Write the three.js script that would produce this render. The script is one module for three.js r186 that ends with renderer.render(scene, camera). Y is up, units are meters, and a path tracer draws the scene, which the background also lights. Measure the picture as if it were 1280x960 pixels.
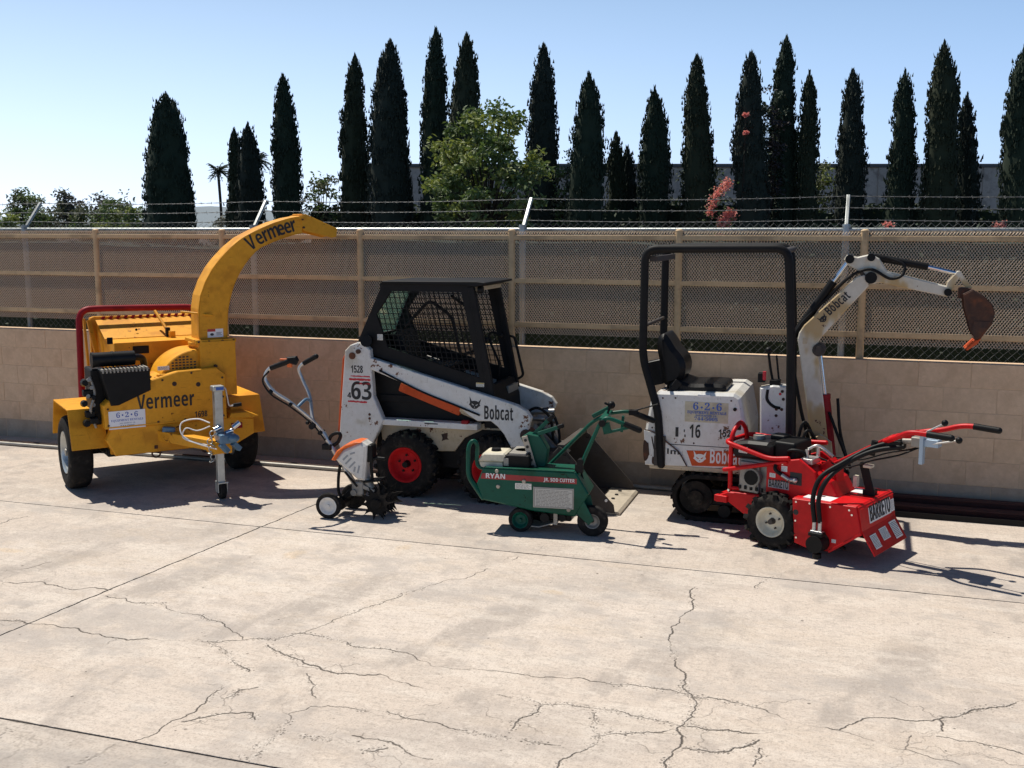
import * as THREE from 'three';
import { mergeGeometries } from 'three/addons/utils/BufferGeometryUtils.js';
import { RoundedBoxGeometry } from 'three/addons/geometries/RoundedBoxGeometry.js';
import { FontLoader } from 'three/addons/loaders/FontLoader.js';

// ---------------------------------------------------------------- camera, sky, sun, exposure
const scene = new THREE.Scene();
const camera = new THREE.PerspectiveCamera(39.15, 4 / 3, 0.1, 3000);
camera.position.set(0, 2.28, 0);
camera.rotation.x = -Math.atan(195 / 1350);

const SUN = new THREE.Vector3(-0.37, 1, -0.33).normalize();
{
  const w = 512, h = 256, d = new Float32Array(w * h * 4), v = new THREE.Vector3();
  for (let j = 0; j < h; j++) for (let i = 0; i < w; i++) {
    const el = ((j + 0.5) / h - 0.5) * Math.PI, az = ((i + 0.5) / w - 0.5) * 2 * Math.PI;
    v.set(Math.cos(el) * Math.cos(az), Math.sin(el), Math.cos(el) * Math.sin(az));
    const cs = v.dot(SUN), e = Math.max(0, el) * 57.3, o = (j * w + i) * 4, f = Math.exp(-e / 16), k = 0.85 * Math.exp(-e / 7.5);
    const flat = Math.hypot(SUN.x, SUN.z), ca = (v.x * SUN.x + v.z * SUN.z) / (flat * Math.max(1e-3, Math.hypot(v.x, v.z)));
    const side = 0.5 + 0.5 * ca, q = 0.66 + 0.50 * side * side * side, glow = Math.pow(Math.max(0, cs), 8) * 0.12, mx = (a, b2, t) => a + (b2 - a) * t;
    let r = mx(mx(0.013, 0.61, f), 0.98 * q, k) + glow, g = mx(mx(0.035, 1.0, f), 1.04 * q, k) + glow, b = mx(mx(0.10, 1.54, f), 1.12 * q, k) + glow; { const a = Math.pow(side, 1.5); r *= 0.5 + 0.53 * a; g *= 0.65 + 0.37 * a; b *= 0.82 + 0.19 * a; }
    if (el < 0) { const f2 = Math.exp(el * 57.3 / 6); r = 0.2 + (r - 0.2) * f2; g = 0.18 + (g - 0.18) * f2; b = 0.16 + (b - 0.16) * f2; }
    d[o] = r; d[o + 1] = g; d[o + 2] = b; d[o + 3] = 1;
  }
  const t = new THREE.DataTexture(d, w, h, THREE.RGBAFormat, THREE.FloatType);
  t.mapping = THREE.EquirectangularReflectionMapping; t.magFilter = t.minFilter = THREE.LinearFilter; t.wrapS = THREE.RepeatWrapping; t.needsUpdate = true;
  scene.background = t; scene.environment = t;
}
const sun = new THREE.DirectionalLight(new THREE.Color(1, 0.95, 0.86), 5.0);
sun.position.copy(SUN).multiplyScalar(40); sun.target.position.set(0, 0, -9); sun.position.z -= 9;
sun.castShadow = true; sun.shadow.mapSize.set(4096, 4096);
Object.assign(sun.shadow.camera, { left: -16, right: 16, top: 16, bottom: -16, near: 1, far: 90 });
scene.add(sun, sun.target);

const renderer = new THREE.WebGLRenderer({ antialias: true });
renderer.setSize(1024, 768);
renderer.toneMapping = THREE.LinearToneMapping;
renderer.toneMappingExposure = 1.1;
renderer.shadowMap.enabled = true;

// ---------------------------------------------------------------- helpers
const font = await new FontLoader().loadAsync('fonts/droid/droid_sans_bold.typeface.json');
const fontSerif = await new FontLoader().loadAsync('fonts/droid/droid_serif_bold.typeface.json');
function rng(a) { return () => { a = (a + 0x6d2b79f5) | 0; let t = Math.imul(a ^ (a >>> 15), 1 | a); t = (t + Math.imul(t ^ (t >>> 7), 61 | t)) ^ t; return ((t ^ (t >>> 14)) >>> 0) / 4294967296; }; }
const V = (x, y, z) => new THREE.Vector3(x, y, z);
const vv = (p) => (p.isVector3 ? p : V(p[0], p[1], p[2]));
const C = (r, g, b) => new THREE.Color().setRGB(r, g, b);
// tileable fractal noise, 0..1
function makeNoise(seed, N, f0, oct, gain = 0.5) {
  const out = new Float32Array(N * N), R = rng(seed); let amp = 1, tot = 0, f = f0;
  for (let o = 0; o < oct && f <= N; o++, f *= 2, amp *= gain) {
    const g = new Float32Array(f * f); for (let i = 0; i < g.length; i++) g[i] = R();
    tot += amp;
    for (let y = 0; y < N; y++) {
      const fy = y / N * f, y0 = fy | 0, ty = fy - y0, sy = ty * ty * (3 - 2 * ty), a = (y0 % f) * f, b = ((y0 + 1) % f) * f;
      for (let x = 0; x < N; x++) {
        const fx = x / N * f, x0 = fx | 0, tx = fx - x0, sx = tx * tx * (3 - 2 * tx), p = x0 % f, q = (x0 + 1) % f;
        out[y * N + x] += amp * ((g[a + p] * (1 - sx) + g[a + q] * sx) * (1 - sy) + (g[b + p] * (1 - sx) + g[b + q] * sx) * sy);
      }
    }
  }
  let mn = 1e9, mx = -1e9; for (const k of out) { if (k < mn) mn = k; if (k > mx) mx = k; }
  for (let i = 0; i < out.length; i++) out[i] = (out[i] - mn) / (mx - mn);
  out.N = N; return out;
}
function smp(n, u, v) {
  const N = n.N; u = (u - Math.floor(u)) * N; v = (v - Math.floor(v)) * N;
  const x = u | 0, y = v | 0, tx = u - x, ty = v - y, x1 = (x + 1) % N, y1 = (y + 1) % N, a = (y % N) * N, b = y1 * N, x0 = x % N;
  return (n[a + x0] * (1 - tx) + n[a + x1] * tx) * (1 - ty) + (n[b + x0] * (1 - tx) + n[b + x1] * tx) * ty;
}
const nA = makeNoise(11, 512, 4, 7, 0.55), nB = makeNoise(23, 512, 8, 6, 0.6), nC = makeNoise(37, 512, 32, 5, 0.7), nD = makeNoise(51, 512, 3, 4, 0.5);
const ss = (a, b, x) => { x = Math.min(1, Math.max(0, (x - a) / (b - a))); return x * x * (3 - 2 * x); };
function dataTex(N, M, fn, srgb, repeat = true) {
  const d = new Uint8Array(N * M * 4);
  for (let y = 0; y < M; y++) for (let x = 0; x < N; x++) { const o = (y * N + x) * 4, c = fn(x / N, y / M); d[o] = c[0]; d[o + 1] = c[1]; d[o + 2] = c[2]; d[o + 3] = 255; }
  const t = new THREE.DataTexture(d, N, M); t.magFilter = THREE.LinearFilter; t.minFilter = THREE.LinearMipmapLinearFilter; t.generateMipmaps = true;
  if (repeat) t.wrapS = t.wrapT = THREE.RepeatWrapping; if (srgb) t.colorSpace = THREE.SRGBColorSpace; t.needsUpdate = true; return t;
}
// wear textures, one tile is one metre (uv are metres)
const lerp3 = (a, b, t) => [a[0] + (b[0] - a[0]) * t, a[1] + (b[1] - a[1]) * t, a[2] + (b[2] - a[2]) * t];
const texGrime = dataTex(512, 512, (u, v) => { const k = 255 - 42 * ss(0.45, 0.85, smp(nA, u, v)) - 26 * smp(nC, u, v); return [k, k * 0.985, k * 0.955]; }, true);
const texRough = dataTex(512, 512, (u, v) => { const k = 120 + 110 * smp(nB, u, v); return [k, k, k]; });
const texWorn = dataTex(1024, 1024, (u, v) => {           // white paint with dirt, scratches and rusty chips
  let c = [244, 242, 236]; const a = smp(nA, u, v), b = smp(nB, u + 0.3, v * 1.0), f = smp(nC, u, v);
  c = lerp3(c, [196, 184, 160], 0.6 * ss(0.55, 0.85, a)); c = lerp3(c, [205, 198, 184], 0.4 * f);
  const sc = smp(nC, u * 3, v) ; if (sc > 0.8) c = lerp3(c, [160, 150, 135], 0.6);
  const chip = 0.72 * b + 0.28 * f; if (chip > 0.755) c = lerp3(c, [104, 58, 34], ss(0.755, 0.78, chip)); return c;
}, true);
const texBoom = dataTex(1024, 1024, (u, v) => {           // white boom paint with tan stains
  let c = [236, 230, 216]; const a = smp(nD, u * 2, v), b = smp(nB, u, v), f = smp(nC, u, v);
  c = lerp3(c, [198, 160, 98], 0.85 * ss(0.42, 0.75, a)); c = lerp3(c, [190, 180, 160], 0.4 * f);
  const chip = 0.6 * b + 0.4 * f; if (chip > 0.72) c = lerp3(c, [90, 50, 30], ss(0.72, 0.75, chip)); return c;
}, true);
const texRust = dataTex(512, 512, (u, v) => { const a = smp(nA, u, v), f = smp(nC, u, v); return lerp3(lerp3([70, 52, 44], [128, 74, 44], ss(0.35, 0.8, a)), [40, 32, 30], 0.6 * f); }, true);
const texYellow = dataTex(1024, 1024, (u, v) => { // enamel: faded patches, scuffs, hair scratches, a few chips
  const a = smp(nA, u, v), f = smp(nC, u, v), b = smp(nB, u, v), s1 = smp(nC, u * 0.25, v * 4), s2 = smp(nC, u * 5 + v, v * 0.3); let c = lerp3([255, 255, 255], [222, 212, 192], 0.9 * ss(0.45, 0.8, a)); c = lerp3(c, [196, 184, 164], 0.3 * f);
  if (s1 > 0.78) c = lerp3(c, [184, 168, 146], 0.6 * ss(0.78, 0.86, s1)); if (s2 > 0.82) c = lerp3(c, [170, 150, 128], 0.6 * ss(0.82, 0.88, s2));
  const chip = 0.5 * b + 0.5 * f; if (chip > 0.775) c = lerp3(c, [120, 92, 70], ss(0.775, 0.80, chip)); return c; }, true);
const texTyre = dataTex(512, 512, (u, v) => { const a = smp(nA, u * 2, v * 2), f = smp(nC, u, v), b = smp(nB, u, v); let c = lerp3([30, 29, 28], [46, 44, 42], f); c = lerp3(c, [104, 94, 82], 0.55 * ss(0.5, 0.85, a * 0.6 + f * 0.4)); return lerp3(c, [70, 62, 54], 0.4 * ss(0.6, 0.8, b)); }, true);
const bumpFine = dataTex(512, 512, (u, v) => { const k = 255 * (0.6 * smp(nC, u, v) + 0.4 * smp(nB, u, v)); return [k, k, k]; });

function mat(o) { const { c, ...r } = o; return new THREE.MeshPhysicalMaterial({ color: C(...c), ...r }); }
const M = {
  yellow: mat({ c: [0.80, 0.365, 0.02], roughness: 0.5, map: texYellow, specularIntensity: 0.5 }),
  red: mat({ c: [0.64, 0.008, 0.012], roughness: 0.4, map: texGrime, specularIntensity: 0.45 }),
  darkRed: mat({ c: [0.30, 0.012, 0.02], specularIntensity: 0.35, roughness: 0.5, map: texGrime }),
  rimRed: mat({ c: [0.60, 0.014, 0.018], specularIntensity: 0.35, roughness: 0.6, map: texGrime }),
  orange: mat({ c: [0.62, 0.10, 0.03], specularIntensity: 0.35, roughness: 0.6, map: texYellow }),
  stihl: mat({ c: [0.82, 0.16, 0.02], roughness: 0.45, map: texGrime }),
  white: mat({ c: [0.78, 0.78, 0.78], roughness: 0.5, map: texWorn, roughnessMap: texRough }),
  boom: mat({ c: [0.78, 0.77, 0.74], roughness: 0.55, map: texBoom }),
  cream: mat({ c: [0.72, 0.68, 0.55], roughness: 0.45, map: texGrime }),
  tanWorn: mat({ c: [0.60, 0.50, 0.36], roughness: 0.7, map: texWorn }),
  green: mat({ c: [0.004, 0.088, 0.056], roughness: 0.42, map: texYellow, specularIntensity: 0.5 }),
  stripeRed: mat({ c: [0.36, 0.03, 0.03], roughness: 0.55, map: texGrime }),
  black: mat({ c: [0.010, 0.010, 0.0105], specularIntensity: 0.35, roughness: 0.5, map: texGrime }),
  cabBlack: mat({ c: [0.014, 0.0135, 0.014], specularIntensity: 0.35, roughness: 0.6, map: texGrime }),
  plastic: mat({ c: [0.012, 0.012, 0.013], specularIntensity: 0.35, roughness: 0.38, map: texGrime }),
  rubber: mat({ c: [0.85, 0.85, 0.85], roughness: 0.92, specularIntensity: 0.3, map: texTyre, bumpMap: bumpFine, bumpScale: 0.002 }),
  track: mat({ c: [0.8, 0.78, 0.75], specularIntensity: 0.3, roughness: 0.95, map: texTyre }),
  steel: mat({ c: [0.42, 0.42, 0.42], roughness: 0.45, metalness: 0.85, map: texGrime }),
  chrome: mat({ c: [0.75, 0.75, 0.76], roughness: 0.12, metalness: 1 }),
  alu: mat({ c: [0.62, 0.62, 0.63], roughness: 0.38, metalness: 0.75, map: texGrime }),
  galv: mat({ c: [0.50, 0.54, 0.56], roughness: 0.42, metalness: 0.8, map: texGrime }),
  castAlu: mat({ c: [0.36, 0.35, 0.33], roughness: 0.6, metalness: 0.6, map: texGrime }),
  rust: mat({ c: [0.9, 0.9, 0.9], roughness: 0.85, map: texRust }),
  rustTan: mat({ c: [1, 0.9, 0.82], roughness: 0.85, map: texRust }),
  oldRed: mat({ c: [0.085, 0.028, 0.022], roughness: 0.85, map: texGrime }),
  bucket: mat({ c: [0.060, 0.050, 0.044], roughness: 0.75, map: texYellow }),
  wornSteel: mat({ c: [0.50, 0.45, 0.38], roughness: 0.6, metalness: 0.25, map: texGrime }),
  tan: mat({ c: [0.66, 0.47, 0.27], roughness: 0.6, map: texGrime }),
  tanMesh: mat({ c: [0.60, 0.45, 0.31], roughness: 0.6 }),
  blue: mat({ c: [0.10, 0.20, 0.32], roughness: 0.4, map: texGrime }),
  signWhite: mat({ c: [0.75, 0.75, 0.74], roughness: 0.5, map: texGrime }),
  inkBlack: mat({ c: [0.015, 0.014, 0.014], roughness: 0.6 }),
  inkWhite: mat({ c: [0.74, 0.73, 0.70], roughness: 0.6 }),
  inkRed: mat({ c: [0.55, 0.02, 0.03], roughness: 0.6 }),
  inkBlue: mat({ c: [0.05, 0.12, 0.42], roughness: 0.6 }),
  inkGrey: mat({ c: [0.10, 0.11, 0.13], roughness: 0.6 }),
  patch: mat({ c: [0.62, 0.56, 0.42], roughness: 0.6, map: texGrime }),
  glassGreen: mat({ c: [0.72, 0.92, 0.84], roughness: 0.08, transmission: 0.85, thickness: 0 }),
};
// every geometry becomes non-indexed with position, normal and a box-projected uv in metres
function norm(g, keepUV) {
  g = g.index ? g.toNonIndexed() : g;
  for (const k of Object.keys(g.attributes)) if (!['position', 'normal', 'uv'].includes(k)) g.deleteAttribute(k);
  if (!g.attributes.normal) g.computeVertexNormals();
  if (!keepUV) {
    const p = g.attributes.position, uv = new Float32Array(p.count * 2), a = V(0, 0, 0), b = V(0, 0, 0), c = V(0, 0, 0);
    for (let i = 0; i < p.count; i += 3) {
      a.fromBufferAttribute(p, i); b.fromBufferAttribute(p, i + 1).sub(a); c.fromBufferAttribute(p, i + 2).sub(a); b.cross(c);
      const x = Math.abs(b.x), y = Math.abs(b.y), z = Math.abs(b.z);
      for (let k = 0; k < 3; k++) {
        const X = p.getX(i + k), Y = p.getY(i + k), Z = p.getZ(i + k), o = (i + k) * 2;
        if (z >= x && z >= y) { uv[o] = X; uv[o + 1] = Y; } else if (x >= y) { uv[o] = Z + 0.37; uv[o + 1] = Y; } else { uv[o] = X + 0.19; uv[o + 1] = Z; }
      }
    }
    g.setAttribute('uv', new THREE.BufferAttribute(uv, 2));
  }
  return g;
}
const used = {};
function numbered(n) { used[n] = (used[n] || 0) + 1; return used[n] === 1 ? n : n + '_' + String(used[n] - 1).padStart(3, '0'); }
function P(parent, name, geo, m, keepUV) {
  const list = (Array.isArray(geo) ? geo.flat(9) : [geo]).map((g) => norm(g, keepUV));
  const o = new THREE.Mesh(list.length > 1 ? mergeGeometries(list) : list[0], m);
  o.name = name; o.castShadow = o.receiveShadow = true; parent.add(o); return o;
}
function PS(parent, name, list, m) { return list.map((g) => P(parent, name, g, m)); }   // one part for each piece
function thing(name, label, category, [x, z] = [0, 0], yaw = 0, group) {
  const o = new THREE.Group(); o.name = numbered(name); o.position.set(x, 0, z); o.rotation.y = yaw * Math.PI / 180;
  o.userData = { label, category }; if (group) o.userData.group = group; scene.add(o); return o;
}
function sub(parent, name, x = 0, y = 0, z = 0) { const o = new THREE.Group(); o.name = name; o.position.set(x, y, z); parent.add(o); return o; }
function box(x0, x1, y0, y1, z0, z1, bev = 0.004) {
  const w = x1 - x0, h = y1 - y0, d = z1 - z0, b = Math.min(bev, w / 2.2, h / 2.2, d / 2.2);
  const g = bev > 0 ? new RoundedBoxGeometry(w, h, d, bev > 0.012 ? 3 : 1, b) : new THREE.BoxGeometry(w, h, d);
  return g.translate((x0 + x1) / 2, (y0 + y1) / 2, (z0 + z1) / 2);
}
function bar(p0, p1, w, h, bev = 0.003) {                 // box between two points, w sideways, h upward
  const a = vv(p0), b = vv(p1), L = a.distanceTo(b), g = bev > 0 ? new RoundedBoxGeometry(L, h, w, 1, Math.min(bev, h / 2.2, w / 2.2)) : new THREE.BoxGeometry(L, h, w);
  const X = b.clone().sub(a).normalize(), up = Math.abs(X.y) > 0.99 ? V(0, 0, 1) : V(0, 1, 0), Z = X.clone().cross(up).normalize(), Y = Z.clone().cross(X);
  return g.applyMatrix4(new THREE.Matrix4().makeBasis(X, Y, Z).setPosition(a.clone().add(b).multiplyScalar(0.5)));
}
function rod(p0, p1, r0, r1 = r0, seg = 14) {
  const a = vv(p0), b = vv(p1), L = a.distanceTo(b), g = new THREE.CylinderGeometry(r1, r0, L, seg);
  return g.applyQuaternion(new THREE.Quaternion().setFromUnitVectors(V(0, 1, 0), b.clone().sub(a).normalize())).translate((a.x + b.x) / 2, (a.y + b.y) / 2, (a.z + b.z) / 2);
}
function ball(x, y, z, r, sy = 1, sx = 1, sz = 1) { return new THREE.SphereGeometry(r, 16, 12).scale(sx, sy, sz).translate(x, y, z); }
function extr(pts, z0, z1, bev = 0.004, holes = []) {
  const s = new THREE.Shape(pts.map((p) => new THREE.Vector2(p[0], p[1])));
  for (const h of holes) s.holes.push(new THREE.Path(h.map((p) => new THREE.Vector2(p[0], p[1]))));
  const g = new THREE.ExtrudeGeometry(s, { depth: Math.max(1e-4, z1 - z0 - 2 * bev), bevelEnabled: bev > 0, bevelSize: bev, bevelThickness: bev, bevelOffset: -bev, bevelSegments: 1, curveSegments: 10 });
  return g.translate(0, 0, z0 + bev);
}
// tube along a polyline whose corners are rounded
function pipe(pts, r, bend = 0.06, rad = 10, caps = true) {
  const q = pts.map(vv), cp = new THREE.CurvePath(); let cur = q[0].clone();
  for (let i = 1; i < q.length - 1; i++) {
    const a = q[i - 1], b = q[i], c = q[i + 1], d0 = Math.min(bend, a.distanceTo(b) * 0.49), d1 = Math.min(bend, b.distanceTo(c) * 0.49);
    const s = b.clone().add(a.clone().sub(b).setLength(d0)), e = b.clone().add(c.clone().sub(b).setLength(d1));
    if (cur.distanceTo(s) > 1e-5) cp.add(new THREE.LineCurve3(cur, s)); cp.add(new THREE.QuadraticBezierCurve3(s, b, e)); cur = e.clone();
  }
  cp.add(new THREE.LineCurve3(cur, q[q.length - 1]));
  const out = [new THREE.TubeGeometry(cp, Math.min(160, Math.max(8, Math.ceil(cp.getLength() / Math.max(r * 0.9, 0.012)))), r, rad)];
  if (caps) for (const p of [q[0], q[q.length - 1]]) out.push(new THREE.SphereGeometry(r * 0.99, rad, 6).translate(p.x, p.y, p.z));
  return out;
}
function hose(pts, r, rad = 8) {
  const c = new THREE.CatmullRomCurve3(pts.map(vv), false, 'centripetal');
  return [new THREE.TubeGeometry(c, Math.max(16, pts.length * 8), r, rad)];
}
function smooth(pts, n = 6) { const c = new THREE.CatmullRomCurve3(pts.map((p) => V(p[0], p[1], 0)), true, 'centripetal'); return c.getPoints(pts.length * n).slice(0, -1).map((p) => [p.x, p.y]); }
function sheet(path, t, z0, z1) {                          // bent plate: polyline in x,y with thickness t, from z0 to z1
  const n = path.length, L = [], Rr = [];
  for (let i = 0; i < n; i++) {
    const a = path[Math.max(0, i - 1)], b = path[Math.min(n - 1, i + 1)], dx = b[0] - a[0], dy = b[1] - a[1], l = Math.hypot(dx, dy);
    L.push([path[i][0] - dy / l * t / 2, path[i][1] + dx / l * t / 2]); Rr.push([path[i][0] + dy / l * t / 2, path[i][1] - dx / l * t / 2]);
  }
  return extr([...L, ...Rr.reverse()], z0, z1, 0.002);
}
function circ(x, y, r, n = 20, a0 = 0, a1 = Math.PI * 2) { const o = []; for (let i = 0; i <= n - (a1 - a0 > 6.2 ? 1 : 0); i++) { const a = a0 + (a1 - a0) * i / n; o.push([x + r * Math.cos(a), y + r * Math.sin(a)]); } return o; }
// lettering: thin solid letters in the x,y plane, lower left corner at x,y
function text(str, x, y, z, h, { sx = 1, shear = 0, f = font, d = 0.002, rot = 0 } = {}) {
  const sh = f.generateShapes(str, h / 0.72 * 1.0);
  const g = new THREE.ExtrudeGeometry(sh, { depth: d, bevelEnabled: false, curveSegments: 4 });
  g.applyMatrix4(new THREE.Matrix4().set(sx, shear, 0, 0, 0, 1, 0, 0, 0, 0, 1, 0, 0, 0, 0, 1)); g.rotateZ(rot); return g.translate(x, y, z);
}
function textW(str, x0, x1, y, z, h, o = {}) {             // lettering stretched to end at x1
  const g = text(str, 0, 0, 0, h, o); g.computeBoundingBox(); const b = g.boundingBox; return g.translate(-b.min.x, 0, 0).scale((x1 - x0) / (b.max.x - b.min.x), 1, 1).translate(x0, y, z);
}
function canvasTex(w, h, draw) { const c = document.createElement('canvas'); c.width = w; c.height = h; draw(c.getContext('2d'), w, h); const t = new THREE.CanvasTexture(c); t.colorSpace = THREE.SRGBColorSpace; return t; }
// printed sticker: a thin plate whose front carries the print; placed by matrix
function sticker(parent, name, w, h, tex, pos, ry = 0, rx = 0, rz = 0) {
  const g = new THREE.BoxGeometry(w, h, 0.003), o = new THREE.Mesh(g, new THREE.MeshStandardMaterial({ map: tex, roughness: 0.45 }));
  o.name = name; o.position.set(...pos); o.rotation.set(rx, ry, rz, 'YXZ'); o.castShadow = o.receiveShadow = true; parent.add(o); return o;
}
const printTex = (seed, bg = '#e8e6e0', head = null) => canvasTex(128, 128, (c, w, h) => {
  const R = rng(seed); c.fillStyle = bg; c.fillRect(0, 0, w, h); if (head) { c.fillStyle = head; c.fillRect(4, 4, w - 8, 26); }
  c.fillStyle = '#2a2a2c'; for (let y = head ? 40 : 12; y < h - 10; y += 11) { let x = 8; while (x < w - 20) { const l = 6 + R() * 22; c.fillRect(x, y, l, 4); x += l + 5; } }
});
const sign626 = canvasTex(512, 256, (c, w, h) => {
  c.fillStyle = '#e9e9ea'; c.fillRect(0, 0, w, h); c.textAlign = 'center'; c.fillStyle = '#2b4aa0';
  c.font = 'bold 104px serif'; c.fillText('6', 130, 96); c.fillText('2', 256, 96); c.fillText('6', 382, 96); for (const x of [193, 319]) { c.beginPath(); c.arc(x, 62, 12, 0, 7); c.fill(); }
  c.font = 'bold 40px serif'; c.fillText('EQUIPMENT RENTALS', 256, 148, 470); c.fillStyle = '#3a4668'; c.font = '26px serif'; c.fillText('SAN MARCOS, CA', 256, 186, 260); c.font = 'bold 48px serif'; c.fillText('744-5005', 256, 238, 280);
});
// bars of a welded grid clipped to a polygon (x,y), slanted uprights follow shear
function grid(poly, z, step, r, shear) {
  const out = [], T = poly.map(([x, y]) => [x + shear * y, y]);
  const cross = (P2, k, c) => { const res = []; for (let i = 0; i < P2.length; i++) { const a = P2[i], b = P2[(i + 1) % P2.length]; if ((a[k] - c) * (b[k] - c) < 0) res.push(a[1 - k] + (b[1 - k] - a[1 - k]) * (c - a[k]) / (b[k] - a[k])); } return res.sort((p, q) => p - q); };
  const xs = T.map((p) => p[0]), ys = T.map((p) => p[1]);
  for (let y = Math.min(...ys) + step / 2; y < Math.max(...ys); y += step) { const h = cross(T, 1, y); for (let i = 0; i + 1 < h.length; i += 2) out.push(bar([h[i] - shear * y, y, z], [h[i + 1] - shear * y, y, z], r, r, 0)); }
  for (let x = Math.min(...xs) + step / 2; x < Math.max(...xs); x += step) { const h = cross(T, 0, x); for (let i = 0; i + 1 < h.length; i += 2) out.push(bar([x - shear * h[i], h[i], z + r], [x - shear * h[i + 1], h[i + 1], z + r], r, r, 0)); }
  return out;
}
// wheel with its axle along z; the outer face looks to +z (or -z when flip)
function wheel(parent, x, y, z, { R, w, rim, rimMat, lugs = 0, lugH = 0.02, hubMat = M.black, nuts = 5, flip = false, name = 'wheel', dish = 0.35 }) {
  const g = sub(parent, name, x, y, z); const h = w / 2, s = R - rim;
  const prof = [[rim, -h * 0.8], [rim + s * 0.25, -h], [rim + s * 0.7, -h * 0.98], [R - s * 0.12, -h * 0.86], [R, -h * 0.6], [R, h * 0.6], [R - s * 0.12, h * 0.86], [rim + s * 0.7, h * 0.98], [rim + s * 0.25, h], [rim, h * 0.8]].map((p) => new THREE.Vector2(p[0], p[1]));
  const geos = [new THREE.LatheGeometry(prof, 44).rotateX(Math.PI / 2)];
  for (let i = 0; i < lugs; i++) for (const sd of [-1, 1]) {
    const a = (i + (sd > 0 ? 0.5 : 0)) / lugs * Math.PI * 2;
    const l = new THREE.BoxGeometry(lugH * 2, Math.PI * R / lugs * 0.8, h * 1.02).rotateX(sd * 0.5).translate(R + lugH * 0.05, 0, sd * h * 0.5); geos.push(l.rotateZ(a));
  }
  P(g, 'tyre', geos, M.rubber);
  const d = h * dish;
  const rp = [[0, d * 0.4], [rim * 0.35, d * 0.4], [rim * 0.45, d * 0.1], [rim * 0.72, d * 0.1], [rim * 0.82, h * 0.55], [rim * 0.93, h * 0.8], [rim, h * 0.92], [rim * 1.03, h * 0.86], [rim * 1.0, h * 0.4], [rim * 0.98, -h * 0.8], [0, -h * 0.5]].map((p) => new THREE.Vector2(p[0], p[1]));
  P(g, 'rim', new THREE.LatheGeometry(rp.reverse(), 36).rotateX(Math.PI / 2), rimMat);
  const hub = [rod([0, 0, d * 0.3], [0, 0, h * 0.85], rim * 0.22, rim * 0.17)];
  for (let i = 0; i < nuts; i++) { const a = i / nuts * 6.283 + 0.4; hub.push(rod([Math.cos(a) * rim * 0.5, Math.sin(a) * rim * 0.5, d * 0.1], [Math.cos(a) * rim * 0.5, Math.sin(a) * rim * 0.5, d * 0.1 + 0.014], rim * 0.07, rim * 0.07, 6)); }
  P(g, 'hub', hub, hubMat);
  if (flip) g.rotation.y = Math.PI; return g;
}
const bolts = (list, r, d) => list.map(([x, y, z]) => rod([x, y, z], [x, y, z + d], r, r * 0.8, 8));
// wildcat head emblem, about one unit wide, centred
const CAT = [[-0.5, 0.55], [-0.28, 0.2], [-0.08, 0.26], [0.12, 0.26], [0.3, 0.2], [0.52, 0.5], [0.42, 0.05], [0.5, -0.1], [0.36, -0.2], [0.25, -0.34], [0.08, -0.42], [-0.1, -0.42], [-0.26, -0.32], [-0.38, -0.2], [-0.5, -0.12], [-0.42, 0.05]];
const CATH = [[[-0.27, 0.02], [-0.06, -0.1], [-0.12, -0.16], [-0.26, -0.06]], [[0.27, 0.02], [0.26, -0.06], [0.12, -0.16], [0.06, -0.1]], [[-0.05, -0.24], [0.05, -0.24], [0.02, -0.32], [-0.02, -0.32]]];
function cat(x, y, z, s, rot = 0) { return extr(CAT, 0, 0.002 / s, 0, CATH).scale(s, s, s).rotateZ(rot).translate(x, y, z); }

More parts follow.
